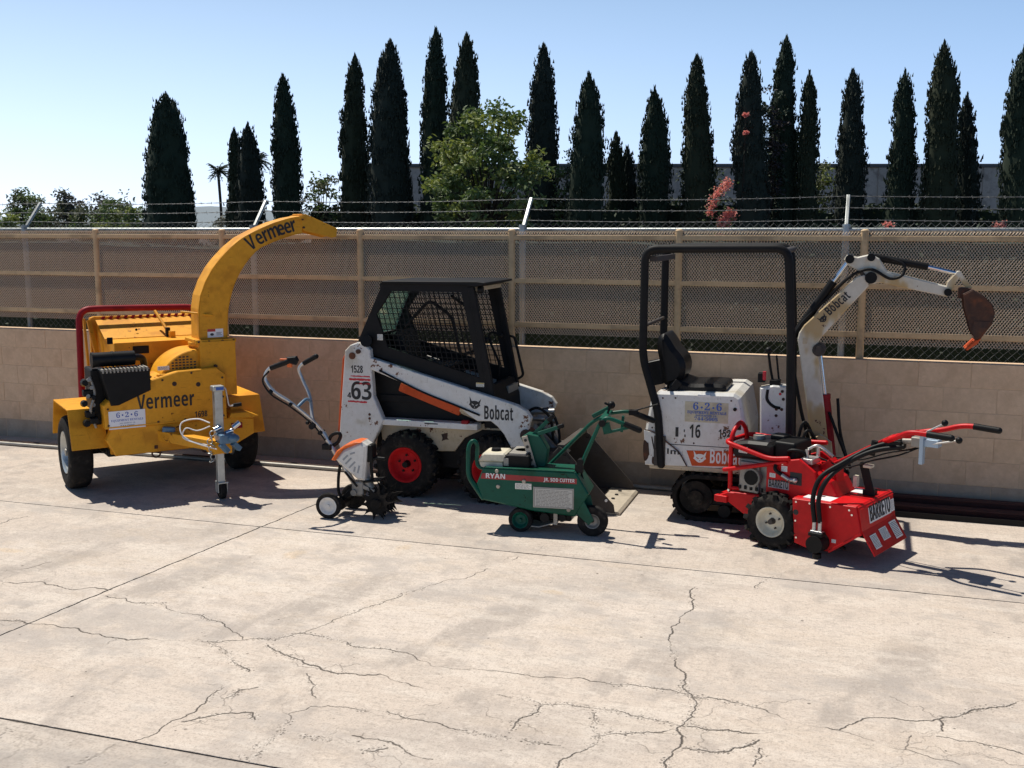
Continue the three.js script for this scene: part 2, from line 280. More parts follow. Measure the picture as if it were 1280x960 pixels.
// ---------------------------------------------------------------- the yard: s runs along the wall, t out from it
const WX = -5.587, WZ = -11.751, WYAW = -18.64;
const YARD = new THREE.Matrix4().makeRotationY(WYAW * Math.PI / 180).setPosition(WX, 0, WZ);
const CRACKS = [[[4.25,4.55],[4.45,4.54],[4.72,4.52],[5.03,4.57],[5.29,4.51],[5.57,4.46],[5.79,4.36],[5.93,4.3]],[[6.64,2.71],[6.4,3.18],[6.26,3.54],[6.18,3.76],[6.11,3.98],[6.01,4.19],[5.94,4.32]],[[5.95,4.38],[6.07,4.45],[6.2,4.5],[6.37,4.56],[6.57,4.58],[6.71,4.54]],[[6.01,4.19],[6.29,4.19],[6.51,4.24],[6.81,4.3],[7.04,4.36],[7.35,4.31]],[[3.7,3.97],[4.0,3.91],[4.52,3.89]],[[4.56,4.0],[4.83,4.05],[5.0,4.01],[5.32,4.1],[5.54,4.18],[5.71,4.29],[5.79,4.36]],[[5.62,4.46],[5.81,4.56],[5.97,4.68],[6.05,4.73]],[[5.98,5.57],[6.02,5.43],[6.03,5.32],[6.04,4.94]],[[6.07,5.33],[6.18,5.22],[6.33,5.14],[6.38,5.2]],[[6.12,5.04],[6.13,4.94],[6.2,4.88]],[[6.54,5.6],[6.52,5.45],[6.56,5.27],[6.5,5.1],[6.56,4.99],[6.71,4.95],[6.89,4.97]],[[6.52,5.56],[6.59,5.46]],[[6.71,4.54],[6.85,4.6],[7.08,4.62],[7.2,4.6],[7.45,4.59]],[[6.94,4.93],[7.18,4.96],[7.37,5.0],[7.58,4.99]],[[6.66,5.28],[6.82,5.27]],[[6.89,5.2],[7.13,5.22],[7.32,5.29]],[[7.0,5.31],[7.09,5.26]],[[6.35,4.66],[6.54,4.9]],[[5.37,5.71],[5.41,5.58]],[[5.88,5.82],[5.92,5.61]],[[3.57,3.83],[3.74,3.54]],[[2.66,2.89],[2.7,2.63]],[[8.03,2.67],[8.07,2.97],[8.04,3.27],[8.03,3.54],[8.1,3.79],[8.19,4.01],[8.22,4.21],[8.28,4.29],[8.31,4.47],[8.27,4.65],[8.29,4.89],[8.29,5.04]],[[7.35,4.31],[7.56,4.29],[7.83,4.27],[8.07,4.26],[8.26,4.27]],[[8.28,4.3],[8.34,4.29],[8.49,4.3],[8.65,4.35],[8.82,4.43],[8.98,4.44],[9.14,4.25]],[[8.31,4.62],[8.49,4.6],[8.67,4.57],[8.82,4.45]],[[8.98,4.44],[9.12,4.49],[9.26,4.54],[9.38,4.59],[9.48,4.61]],[[9.14,4.25],[9.3,4.23],[9.44,4.14],[9.57,4.02],[9.66,3.96],[9.82,3.82]],[[9.42,4.18],[9.43,4.3]],[[7.44,4.57],[7.6,4.62],[7.79,4.58],[7.96,4.57],[8.1,4.6],[8.26,4.62]],[[7.55,4.92],[7.58,4.76],[7.61,4.63]],[[7.85,5.19],[7.92,5.0],[7.91,4.73],[7.88,4.61]],[[7.92,4.86],[8.08,4.77],[8.23,4.7]],[[7.64,4.99],[7.81,4.99]],[[8.33,4.84],[8.52,4.81],[8.64,4.65]],[[8.65,4.73],[8.64,4.91]],[[9.26,4.54],[9.29,4.39]],[[9.4,4.36],[9.59,4.37],[9.75,4.42]],[[6.74,2.49],[6.81,2.31],[6.83,2.07]],[[8.4,2.55],[8.54,2.11]]];
const RUST_MARKS = [[5.24, 2.83, 0.07, 0.13], [5.9, 2.46, 0.06, 0.10], [7.2, 3.04, 0.08, 0.04], [3.25, 3.42, 0.16, 0.04]];   // ochre marks on the slab: s, t, half sizes
const J = { s: 4.57, t1: 2.31, t2: 5.57 };
{
  const ground = P(scene, 'ground', new THREE.PlaneGeometry(1600, 1600).rotateX(-Math.PI / 2).translate(0, -0.045, -300), new THREE.MeshStandardMaterial({ color: C(0.07, 0.06, 0.05), roughness: 1, map: texGrime }));
  ground.userData.kind = 'structure';
  const jag = (pts, seed, amp) => { // fractal detour of a polyline
    const R = rng(seed); let L = pts.map((p) => p.slice());
    for (let k = 0; k < 5; k++) { const o = []; for (let i = 0; i + 1 < L.length; i++) { const a = L[i], b = L[i + 1], d = Math.hypot(b[0] - a[0], b[1] - a[1]), j = (R() - 0.5) * d * amp; o.push(a, [(a[0] + b[0]) / 2 - (b[1] - a[1]) / d * j, (a[1] + b[1]) / 2 + (b[0] - a[0]) / d * j]); } o.push(L[L.length - 1]); L = o; }
    return L;
  };
  const lines = CRACKS.map((c, i) => { const R = rng(900 + i), L = jag(c, 100 + i, 0.30); return { L, w: 0.0014 + 0.0026 * R(), heavy: 1 }; });
  lines.slice().forEach((l, i) => { if (i % 2 === 0) { const R = rng(700 + i); for (let k = 0; k < 3; k++) { const p = l.L[(R() * l.L.length) | 0], a = R() * 6.28, d = 0.12 + R() * 0.35; lines.push({ L: jag([p, [p[0] + Math.cos(a) * d, p[1] + Math.sin(a) * d * 0.8]], 300 + i * 7 + k, 0.6), w: 0.0014, heavy: 0.55 }); } } });
  const wander = (t) => 4.81 - 0.075 * t + 0.05 * (smp(nA, t * 0.11, 0.3) - 0.5) + 0.018 * (smp(nC, t * 0.35, 0.7) - 0.5);   // the cross joint is a broken, uneven line
  function slab(s0, s1, t0, t1, W, H, tone, joint = 0) {   // joint: 1 when the cross joint bounds the slab at s1, -1 at s0
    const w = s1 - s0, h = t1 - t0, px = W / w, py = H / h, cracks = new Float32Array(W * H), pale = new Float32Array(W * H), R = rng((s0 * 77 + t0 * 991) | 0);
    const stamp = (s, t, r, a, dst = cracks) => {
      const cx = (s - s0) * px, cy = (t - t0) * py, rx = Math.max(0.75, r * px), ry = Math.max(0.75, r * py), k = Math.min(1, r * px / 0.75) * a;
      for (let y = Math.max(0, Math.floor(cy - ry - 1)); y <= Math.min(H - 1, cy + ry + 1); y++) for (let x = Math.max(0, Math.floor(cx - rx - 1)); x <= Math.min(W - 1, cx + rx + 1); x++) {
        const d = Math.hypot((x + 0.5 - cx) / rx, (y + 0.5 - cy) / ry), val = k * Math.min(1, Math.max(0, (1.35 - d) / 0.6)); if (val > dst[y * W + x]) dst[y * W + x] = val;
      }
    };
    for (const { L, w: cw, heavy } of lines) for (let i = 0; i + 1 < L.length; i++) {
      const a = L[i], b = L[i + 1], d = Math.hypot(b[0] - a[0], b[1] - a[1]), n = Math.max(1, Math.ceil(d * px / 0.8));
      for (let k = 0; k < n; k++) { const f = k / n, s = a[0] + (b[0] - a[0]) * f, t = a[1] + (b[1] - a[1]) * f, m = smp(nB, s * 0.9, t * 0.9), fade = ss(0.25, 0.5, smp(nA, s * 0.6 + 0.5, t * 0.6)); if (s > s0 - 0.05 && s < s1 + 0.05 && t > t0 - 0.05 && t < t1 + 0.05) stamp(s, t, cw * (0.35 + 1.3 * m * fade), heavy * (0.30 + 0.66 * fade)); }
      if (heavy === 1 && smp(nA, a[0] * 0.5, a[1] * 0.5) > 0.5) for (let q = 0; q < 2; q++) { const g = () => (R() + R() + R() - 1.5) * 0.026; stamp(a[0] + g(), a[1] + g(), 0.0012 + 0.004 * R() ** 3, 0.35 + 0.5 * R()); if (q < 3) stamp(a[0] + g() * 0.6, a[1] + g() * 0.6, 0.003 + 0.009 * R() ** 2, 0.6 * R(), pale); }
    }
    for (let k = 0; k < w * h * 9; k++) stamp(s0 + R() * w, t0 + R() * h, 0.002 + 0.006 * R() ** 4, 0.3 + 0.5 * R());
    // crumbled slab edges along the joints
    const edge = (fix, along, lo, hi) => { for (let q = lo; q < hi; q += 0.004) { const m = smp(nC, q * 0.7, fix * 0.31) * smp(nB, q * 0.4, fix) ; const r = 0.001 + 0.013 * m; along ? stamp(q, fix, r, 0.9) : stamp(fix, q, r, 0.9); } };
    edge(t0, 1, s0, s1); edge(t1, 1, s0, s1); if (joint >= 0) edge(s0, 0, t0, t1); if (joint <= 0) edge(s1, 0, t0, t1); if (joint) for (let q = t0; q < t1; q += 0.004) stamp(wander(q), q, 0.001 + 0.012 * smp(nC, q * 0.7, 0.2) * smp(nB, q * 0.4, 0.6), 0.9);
    const col = new Uint8Array(W * H * 4), bmp = new Uint8Array(W * H * 4);
    for (let y = 0; y < H; y++) for (let x = 0; x < W; x++) {
      const s = s0 + (x + 0.5) / px, t = t0 + (y + 0.5) / py, o = (y * W + x) * 4;
      const a = smp(nD, s * 0.13, t * 0.21), b = smp(nA, s * 0.27, t * 0.45), c = smp(nB, s * 0.8, t * 1.3), f = smp(nC, s * 1.1, t * 1.1), g = smp(nC, s * 3.1 + 0.3, t * 3.3);
      let k = [194, 180, 166];
      k = lerp3(k, [201, 188, 175], ss(0.35, 0.75, a)); k = lerp3(k, [172, 161, 151], 0.6 * ss(0.45, 0.75, b)); k = lerp3(k, [188, 172, 154], 0.4 * ss(0.5, 0.85, c) * ss(0.4, 0.7, a));
      k = lerp3(k, [156, 146, 137], 0.65 * ss(0.48, 0.8, smp(nA, s * 0.9 + 0.7, t * 0.35))); k = lerp3(k, [210, 199, 186], 0.45 * ss(0.5, 0.8, smp(nB, s * 0.35 + 0.2, t * 0.9 + 0.4))); k = lerp3(k, [186, 168, 148], 0.22 * ss(0.55, 0.85, smp(nA, s * 0.22 + 0.1, t * 0.8 + 0.6)));
      for (const q of RUST_MARKS) { const dx = (s - q[0]) / q[2], dy = (t - q[1]) / q[3], r2 = dx * dx + dy * dy; if (r2 < 2.6) k = lerp3(k, [198, 166, 124], 0.30 * (1 - ss(0.1, 1.5, r2 + 1.6 * (c - 0.5) + 1.2 * (f - 0.5)))); }
      const g2 = smp(nC, s * 7.3 + 0.1, t * 7.9 + 0.4), f2 = smp(nC, s * 0.5 + 0.6, t * 2.2); k = lerp3(k, [214, 203, 190], 0.35 * ss(0.55, 0.85, f)); k = lerp3(k, [134, 124, 114], 0.45 * ss(0.56, 0.85, g)); k = lerp3(k, [128, 118, 108], 0.42 * ss(0.54, 0.85, g2)); k = lerp3(k, [148, 138, 128], 0.35 * ss(0.55, 0.8, f2)); { const w1 = smp(nA, s * 0.16 + 0.33, t * 0.33 + 0.71), w2 = smp(nB, s * 0.6 + 0.15, t * 1.0 + 0.35); k = lerp3(k, [160, 152, 145], 0.5 * ss(0.5, 0.75, 0.55 * w1 + 0.45 * w2)); }
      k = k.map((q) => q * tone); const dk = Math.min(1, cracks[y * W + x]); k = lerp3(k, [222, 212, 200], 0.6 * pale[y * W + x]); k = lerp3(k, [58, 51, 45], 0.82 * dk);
      col[o] = k[0]; col[o + 1] = k[1]; col[o + 2] = k[2]; col[o + 3] = 255;
      bmp[o] = bmp[o + 1] = bmp[o + 2] = 255 * (0.55 + 0.12 * c + 0.16 * f + 0.12 * g - 0.5 * dk); bmp[o + 3] = 255;
    }
    const mk = (d) => { const q = new THREE.DataTexture(d, W, H); q.magFilter = THREE.LinearFilter; q.minFilter = THREE.LinearMipmapLinearFilter; q.generateMipmaps = true; q.needsUpdate = true; return q; };
    const tc = mk(col); tc.colorSpace = THREE.SRGBColorSpace;
    const m = new THREE.MeshStandardMaterial({ map: tc, bumpMap: mk(bmp), bumpScale: 0.012, roughness: 0.92 });
    const g0 = 0.0028, line = [...Array(160)].map((_, i) => { const t = t0 + g0 + (h - 2 * g0) * i / 159; return [wander(t) - joint * g0 * 0.7, -t]; });
    const out = joint > 0 ? [[s0 + g0, -t0 - g0], ...line, [s0 + g0, -t1 + g0]] : joint < 0 ? [[s1 - g0, -t0 - g0], ...line, [s1 - g0, -t1 + g0]] : [[s0 + g0, -t0 - g0], [s1 - g0, -t0 - g0], [s1 - g0, -t1 + g0], [s0 + g0, -t1 + g0]];
    const geo = extr(out, 0, 0.12, 0.003).rotateX(-Math.PI / 2).translate(0, -0.12, 0);
    const p = geo.attributes.position, uv = new Float32Array(p.count * 2); for (let i = 0; i < p.count; i++) { uv[2 * i] = (p.getX(i) - s0) / w; uv[2 * i + 1] = (p.getZ(i) - t0) / h; }
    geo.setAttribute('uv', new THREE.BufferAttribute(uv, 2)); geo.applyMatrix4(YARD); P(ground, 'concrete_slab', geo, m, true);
  }
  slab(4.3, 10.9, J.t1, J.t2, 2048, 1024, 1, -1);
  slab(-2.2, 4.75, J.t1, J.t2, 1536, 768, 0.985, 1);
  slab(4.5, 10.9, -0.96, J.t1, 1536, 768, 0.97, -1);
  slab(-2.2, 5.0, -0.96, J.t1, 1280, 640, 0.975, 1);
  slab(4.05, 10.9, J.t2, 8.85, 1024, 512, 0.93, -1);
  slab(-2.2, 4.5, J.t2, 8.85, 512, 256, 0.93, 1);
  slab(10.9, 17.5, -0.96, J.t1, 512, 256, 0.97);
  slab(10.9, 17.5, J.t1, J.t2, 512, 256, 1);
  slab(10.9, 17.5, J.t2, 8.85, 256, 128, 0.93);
}
// ---------------------------------------------------------------- block wall
{
  const w = thing('block_wall', 'low tan concrete block wall behind the row of machines', 'wall', [WX, WZ], WYAW);
  const texBlock = dataTex(512, 512, (u, v) => { const a = smp(nA, u, v), b = smp(nC, u, v), c = smp(nB, u, v); let k = lerp3([255, 250, 244], [232, 224, 214], a); k = lerp3(k, [196, 188, 180], 0.45 * b); k = lerp3(k, [190, 180, 170], 0.25 * ss(0.55, 0.9, c)); return k; }, true);
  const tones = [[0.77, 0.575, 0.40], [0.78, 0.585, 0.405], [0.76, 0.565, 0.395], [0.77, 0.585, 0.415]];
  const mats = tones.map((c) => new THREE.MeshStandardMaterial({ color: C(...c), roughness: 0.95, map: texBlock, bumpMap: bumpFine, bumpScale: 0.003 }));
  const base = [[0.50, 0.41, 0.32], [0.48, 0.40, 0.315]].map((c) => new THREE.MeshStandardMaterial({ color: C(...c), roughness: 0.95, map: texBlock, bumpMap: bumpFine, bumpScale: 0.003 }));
  const R = rng(5), S0 = -2.4, S1 = 14, L = 0.4, Hc = 0.2;
  P(w, 'mortar_core', box(S0 - 0.2, S1 + 0.2, -0.1, 1.195, -0.196, -0.0026, 0), new THREE.MeshStandardMaterial({ color: C(0.70, 0.54, 0.38), roughness: 1, map: texBlock }));
  const vars = []; for (let k = 0; k < 6; k++) { const g = norm(new RoundedBoxGeometry(L - 0.005, Hc - 0.005, 0.2, 1, 0.0024)); const uv = g.attributes.uv; for (let i = 0; i < uv.count; i++) uv.setXY(i, uv.getX(i) + k * 0.173, uv.getY(i) + k * 0.31); vars.push(g); }
  for (let c = 0; c < 6; c++) for (let s = S0 + (c % 2 ? 0.2 : 0); s < S1; s += L) {
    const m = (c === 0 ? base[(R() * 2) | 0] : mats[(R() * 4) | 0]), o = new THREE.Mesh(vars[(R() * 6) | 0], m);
    o.name = 'block'; o.position.set(s + L / 2, c * Hc + Hc / 2, -0.1 + (R() - 0.5) * 0.003); o.castShadow = o.receiveShadow = true; w.add(o);
  }
}
// ---------------------------------------------------------------- tan expanded-metal fence on the wall
{
  const f = thing('mesh_fence', 'tan steel fence of posts, rails and expanded metal mesh on the block wall', 'fence', [WX, WZ], WYAW);
  const SP = 1.537, P0 = 1.25 - SP * 2, N = 11, zp = -0.10;
  for (let i = 0; i < N; i++) { const s = P0 + i * SP; P(f, 'post', [rod([s, 1.2, zp], [s, 2.255, zp], 0.032, 0.032, 16), ball(s, 2.255, zp, 0.034, 0.5)], M.tan); }
  for (let i = 0; i < N - 1; i++) for (const y of [2.195, 1.80, 1.40]) P(f, 'rail', box(P0 + i * SP + 0.02, P0 + (i + 1) * SP - 0.02, y - 0.021, y + 0.021, zp - 0.030, zp + 0.018, 0.004), M.tan);
  // one mesh panel: diamonds of slit and stretched steel, strands joined at the knuckles
  const pos = [], idx = []; const a = 0.0121, b = 0.0170, y0 = 1.315, y1 = 2.235, th = 0.0016, wd = 0.0025;
  const seg = (x0, yA, x1, yB) => {
    const dx = x1 - x0, dy = yB - yA, l = Math.hypot(dx, dy), s = dx < 0 ? -1 : 1, nx = -dy / l * wd * s, ny = dx / l * wd * s, o = pos.length / 3, e = 0.0026; // the slit strands lean: lower edge towards the yard
    for (const [px, py] of [[x0, yA], [x1, yB]]) pos.push(px - nx, py - ny, -th + e, px + nx, py + ny, -th - e, px + nx, py + ny, th - e, px - nx, py - ny, th + e);
    for (let k = 0; k < 4; k++) { const n = (k + 1) % 4; idx.push(o + k, o + n, o + 4 + n, o + k, o + 4 + n, o + 4 + k); }
  };
  for (let x = 0, i = 0; x < SP - a * 0.5; x += a, i++) for (let y = y0, j = 0; y < y1; y += b, j++) { if ((i + j) % 2) seg(x, y + b, x + a, y); else seg(x, y, x + a, y + b); }
  const g = new THREE.BufferGeometry(); g.setAttribute('position', new THREE.BufferAttribute(new Float32Array(pos), 3)); g.setIndex(idx); const gn = norm(g.toNonIndexed());
  gn.computeVertexNormals();
  for (let i = 0; i < N - 1; i++) { const o = new THREE.Mesh(gn, M.tanMesh); o.name = 'mesh_panel'; o.position.set(P0 + i * SP, 0, zp); o.castShadow = o.receiveShadow = true; f.add(o); }
}
// ---------------------------------------------------------------- galvanised chain-link fence with barbed wire, behind
{
  const f = thing('chain_link_fence', 'galvanised chain-link fence with slanted arms and barbed wire behind the tan fence', 'fence', [WX, WZ], WYAW);
  const SP = 2.915, P0 = 0.03 - SP, N = 6, z = -0.42, top = 2.262;
  for (let i = 0; i < N; i++) {
    const s = P0 + i * SP, p = P(f, 'post', rod([s, 0, z], [s, top + 0.02, z], 0.03, 0.03, 14), M.galv);
    P(p, 'arm', [bar([s, top, z], [s, top + 0.30, z - 0.27], 0.03, 0.03, 0.004), rod([s, top - 0.05, z], [s, top + 0.05, z], 0.036, 0.034)], M.galv);
  }
  for (let i = 0; i < N - 1; i++) P(f, 'top_rail', rod([P0 + i * SP, top, z], [P0 + (i + 1) * SP, top, z], 0.021, 0.021, 12), M.galv);
  const wireM = mat({ c: [0.15, 0.155, 0.155], roughness: 0.55, metalness: 0.5 });
  for (let k = 0; k < 3; k++) {
    const fr = 0.30 + k * 0.34, y = top + 0.30 * fr, zz = z - 0.27 * fr, R = rng(40 + k), gs = [];
    for (let i = 0; i < N - 1; i++) {
      const s0 = P0 + i * SP; for (const off of [0, Math.PI]) { const pts = []; for (let q = 0; q <= 46; q++) { const u = q / 46, sag = -0.02 * Math.sin(Math.PI * u); pts.push([s0 + u * SP, y + sag + 0.003 * Math.sin(q * 2.1 + off), zz + 0.003 * Math.cos(q * 2.1 + off)]); } gs.push(new THREE.TubeGeometry(new THREE.CatmullRomCurve3(pts.map(vv)), 92, 0.002, 4)); }
      for (let q = 0; q < SP; q += 0.125) { const u = q / SP, yy = y - 0.02 * Math.sin(Math.PI * u), a = R() * 3; for (const t of [0, 1.6]) gs.push(rod([s0 + q, yy - 0.018 * Math.cos(a + t), zz - 0.018 * Math.sin(a + t)], [s0 + q + 0.008, yy + 0.018 * Math.cos(a + t), zz + 0.018 * Math.sin(a + t)], 0.0016, 0.0016, 4)); }
    }
    P(f, 'barbed_wire', gs, wireM);
  }
  // woven wire: zigzag strands, twisted ends standing above the rail
  const gs = [], a = 0.034, y0 = 1.05, y1 = top + 0.06, n = Math.ceil((y1 - y0) / a); let k = 0;
  for (let x = 0; x < SP; x += a, k++) { const pts = []; for (let j = 0; j <= n; j++) pts.push([x + ((j + k) % 2 ? a : 0), y1 - j * a, (j % 2 ? 0.004 : -0.004)]); for (let j = 0; j < n; j++) gs.push(rod(pts[j], pts[j + 1], 0.0014, 0.0014, 4)); }
  const g = mergeGeometries(gs.map((q) => norm(q)));
  for (let i = 0; i < N - 1; i++) { const o = new THREE.Mesh(g, wireM); o.name = 'chain_link_panel'; o.position.set(P0 + i * SP, 0, z + 0.026); o.castShadow = o.receiveShadow = true; f.add(o); }
}
// ---------------------------------------------------------------- vegetation
function leafMat(c, tr = 0.25) { return new THREE.MeshPhysicalMaterial({ color: C(...c), roughness: 0.85, transmission: tr, thickness: 0, side: THREE.DoubleSide }); }
const FOL = { cyp: mat({ c: [0.020, 0.034, 0.016], roughness: 0.95 }), cyp2: mat({ c: [0.028, 0.036, 0.015], roughness: 0.95 }), cyp3: mat({ c: [0.024, 0.032, 0.020], roughness: 0.95 }), dark: leafMat([0.03, 0.05, 0.02], 0.15), mid: leafMat([0.11, 0.165, 0.034], 0.4), lime: leafMat([0.24, 0.28, 0.05], 0.45), olive: leafMat([0.10, 0.11, 0.05], 0.3), bark: mat({ c: [0.06, 0.045, 0.032], roughness: 1, map: texGrime }), grey: leafMat([0.12, 0.12, 0.08], 0.3), coral: leafMat([0.85, 0.33, 0.26], 0.5) };
// soup of small faces: each call adds one leaf or tuft
class Soup {
  constructor() { this.p = []; }
  tuft(x, y, z, dx, dy, dz, l, w, R) { // three-sided spike
    const d = V(dx, dy, dz).normalize(), u = V(R() - 0.5, R() - 0.5, R() - 0.5).cross(d).normalize().multiplyScalar(w), v = d.clone().cross(u), tip = [x + d.x * l, y + d.y * l, z + d.z * l];
    const c = [0, 2.094, 4.189].map((a) => [x + u.x * Math.cos(a) + v.x * Math.sin(a), y + u.y * Math.cos(a) + v.y * Math.sin(a), z + u.z * Math.cos(a) + v.z * Math.sin(a)]);
    for (let i = 0; i < 3; i++) this.p.push(...c[i], ...c[(i + 1) % 3], ...tip);
  }
  leaf(x, y, z, l, w, R, droop = 0) { // folded diamond
    const a = R() * 6.283, e = (R() - 0.5) * 1.8 - droop, d = V(Math.cos(a) * Math.cos(e), Math.sin(e), Math.sin(a) * Math.cos(e)), s = V(R() - 0.5, R() - 0.5, R() - 0.5).cross(d).normalize().multiplyScalar(w), n = s.clone().cross(d).multiplyScalar(0.25);
    const b = [x, y, z], t = [x + d.x * l, y + d.y * l, z + d.z * l], m = [x + d.x * l * 0.45, y + d.y * l * 0.45, z + d.z * l * 0.45];
    const p = [m[0] + s.x + n.x, m[1] + s.y + n.y, m[2] + s.z + n.z], q = [m[0] - s.x + n.x, m[1] - s.y + n.y, m[2] - s.z + n.z];
    this.p.push(...b, ...p, ...t, ...b, ...t, ...q);
  }
  geo() { const g = new THREE.BufferGeometry(); g.setAttribute('position', new THREE.BufferAttribute(new Float32Array(this.p), 3)); g.computeVertexNormals(); return g; }
}
// columnar cypress: profile of the crown with lumps, dark core and a skin of upright sprays
function cypress(x, d, h, lean, w, seed, label, { top = 0.085, pw = 0.62, bulge = [], group = 'cypresses in a row behind the fence' } = {}) {
  const t = thing('cypress_tree', label, 'tree', [x + lean, -d], 0, group), R = rng(seed), S = new Soup();
  P(t, 'trunk', rod([0, -0.05, 0], [-lean * 0.5, h * 0.6, 0], 0.11, 0.05, 8), FOL.bark);
  const rad = (u, a) => { let r = w * Math.min(1, 0.72 + 1.6 * u) * Math.pow(Math.max(0, 1 - Math.pow(u, 4)), pw); r = Math.max(r, top * Math.sqrt(Math.max(0, 1 - u) * 10)); return r * (0.74 + 0.56 * smp(nA, a / 6.283 * 0.5 + seed * 0.137, u * 0.8 + seed * 0.31)); };
  const cx = (u) => -lean * u + 0.06 * Math.sin(u * 5 + seed) * w * 1.4;
  const core = new THREE.LatheGeometry([...Array(22)].map((_, i) => new THREE.Vector2(1, i / 21)), 12); const p = core.attributes.position;
  for (let i = 0; i < p.count; i++) { const u = p.getY(i), a = Math.atan2(p.getZ(i), p.getX(i)) + Math.PI, r = rad(u, a) * 0.95; p.setXYZ(i, cx(u) - Math.cos(a) * r, 0.25 + u * (h - 0.4), -Math.sin(a) * r); }
  core.computeVertexNormals();
  const n = Math.round(95 * h * (0.5 + w));
  for (let i = 0; i < n; i++) { // puffs of upright sprays
    const u = Math.pow(R(), 0.92), a = R() * 6.283, r = rad(u, a) * (0.88 + 0.12 * R()), px = cx(u) - Math.cos(a) * r, py = 0.2 + u * (h - 0.5), pz = -Math.sin(a) * r, s = 0.05 + 0.07 * R();
    for (let k = 0; k < 11; k++) S.tuft(px + (R() - 0.5) * 2 * s, py + (R() - 0.5) * 3 * s, pz + (R() - 0.5) * 2 * s, -Math.cos(a) * 0.12 + (R() - 0.5) * 0.4, 1, -Math.sin(a) * 0.12 + (R() - 0.5) * 0.4, 0.06 + 0.08 * R(), 0.016 + 0.018 * R(), R);
  }
  for (let i = 0; i < 90; i++) { const q = R(), rr = top * 1.25 * Math.sqrt(1 - q) * Math.sqrt(R()), a = R() * 6.283; S.tuft(cx(1) + Math.cos(a) * rr, h - 0.42 + q * 0.34, Math.sin(a) * rr, (R() - 0.5) * 0.5, 1, (R() - 0.5) * 0.5, 0.07 + R() * 0.07, 0.024, R); }
  for (const [bx, bh, bw] of bulge) for (let i = 0; i < 2200 * bw; i++) { const u = R(), a = R() * 6.283, r = bw * Math.min(1, 0.6 + u) * Math.pow(1 - u ** 3, 0.6) * (0.5 + 0.55 * Math.sqrt(R())); S.tuft(bx + cx(0.3) + Math.cos(a) * r, 0.2 + u * bh, Math.sin(a) * r, Math.cos(a) * 0.3, 1, Math.sin(a) * 0.3, 0.14 + R() * 0.14, 0.035, R); }
  P(t, 'crown', [core, S.geo()], [FOL.cyp, FOL.cyp2, FOL.cyp3][seed % 3]); return t;
}
const CY = [[-8.78,28.0,5.58,0.02,0.67],[-8.56,34.0,5.25,-0.15,0.22],[-7.16,30.0,5.03,-0.11,0.42],[-5.94,29.0,6.18,-0.07,0.4],[-4.05,29.0,6.68,-0.28,0.4],[-3.03,28.0,6.9,-0.16,0.58],[-1.9,28.0,7.17,-0.08,0.38],[-1.12,27.0,6.87,-0.01,0.45],[0.76,28.0,6.8,0.04,0.43],[1.84,27.0,5.95,-0.06,0.49],[2.73,29.0,4.71,-0.06,0.25],[3.1,29.5,4.4,-0.0,0.29],[3.63,28.0,5.73,-0.02,0.43],[4.59,27.5,6.44,0.09,0.41],[5.81,27.0,6.44,0.07,0.44],[6.87,28.0,6.98,0.14,0.39],[7.33,27.5,6.05,0.2,0.28],[8.55,28.0,6.16,0.19,0.4],[9.52,27.0,6.02,0.06,0.36],[10.26,26.5,6.6,0.1,0.47],[11.3,27.5,5.52,0.21,0.29],[11.98,26.0,6.39,0.25,0.56]];
CY.forEach(([x, d, h, lean, w], i) => {
  const o = { 0: ['broad blunt dark cypress with a shorter shoulder, standing alone beside the low trees', { top: 0.16, pw: 0.42, bulge: [[0.42, 3.6, 0.3]] }], 1: ['thin cypress half hidden behind another cypress, beside the palms', {}], 2: ['pointed cypress standing in front of the thin cypress beside the palms', {}], 3: ['slim cypress standing alone next to the small light green tree', {}],
    4: ['cypress leaning away from its foot, next to the thick two-spired cypress', {}], 5: ['thick dark cypress with a second low spire against its side', { bulge: [[0.36, 3.9, 0.24]] }], 6: ['tall slender cypress between the two-spired cypress and the yellow-green leafy tree', {}], 7: ['full-bodied cypress rising directly behind the yellow-green leafy tree', { top: 0.09 }], 8: ['cypress between the yellow-green leafy tree and the sparse pale sapling', {}], 9: ['wide-based cypress between the sparse pale sapling and the short ragged cypress', {}],
    10: ['short ragged cypress with several spires between two tall cypresses', { bulge: [[0.2, 3.9, 0.14]] }], 11: ['lowest bushy cypress beside the short ragged cypress', { bulge: [[0.14, 3.2, 0.16]] }], 12: ['cypress with a thin tip beside the lowest bushy cypress', { top: 0.03 }], 13: ['even spindle-shaped cypress beside the coral bougainvillea', {}], 14: ['cypress with a broken double tip and coral blossoms on its side', { top: 0.12 }], 15: ['crooked cypress with a narrow waist below its top', {}], 16: ['slim pointed cypress touching the crooked cypress', { top: 0.03 }],
    17: ['narrow cypress next to the golden-olive bush before the grey building', {}], 18: ['single cypress standing clear in front of the bare grey building wall', { top: 0.03 }], 19: ['very tall cypress with a shorter cypress pressed against its side', {}], 20: ['shorter cypress pressed against the side of a very tall one', { top: 0.03 }], 21: ['large cypress at the open end of the row', {}] }[i];
  cypress(x, d, h + 0.10, lean, w * 0.90, 60 + i * 7, o[0], o[1]);
});
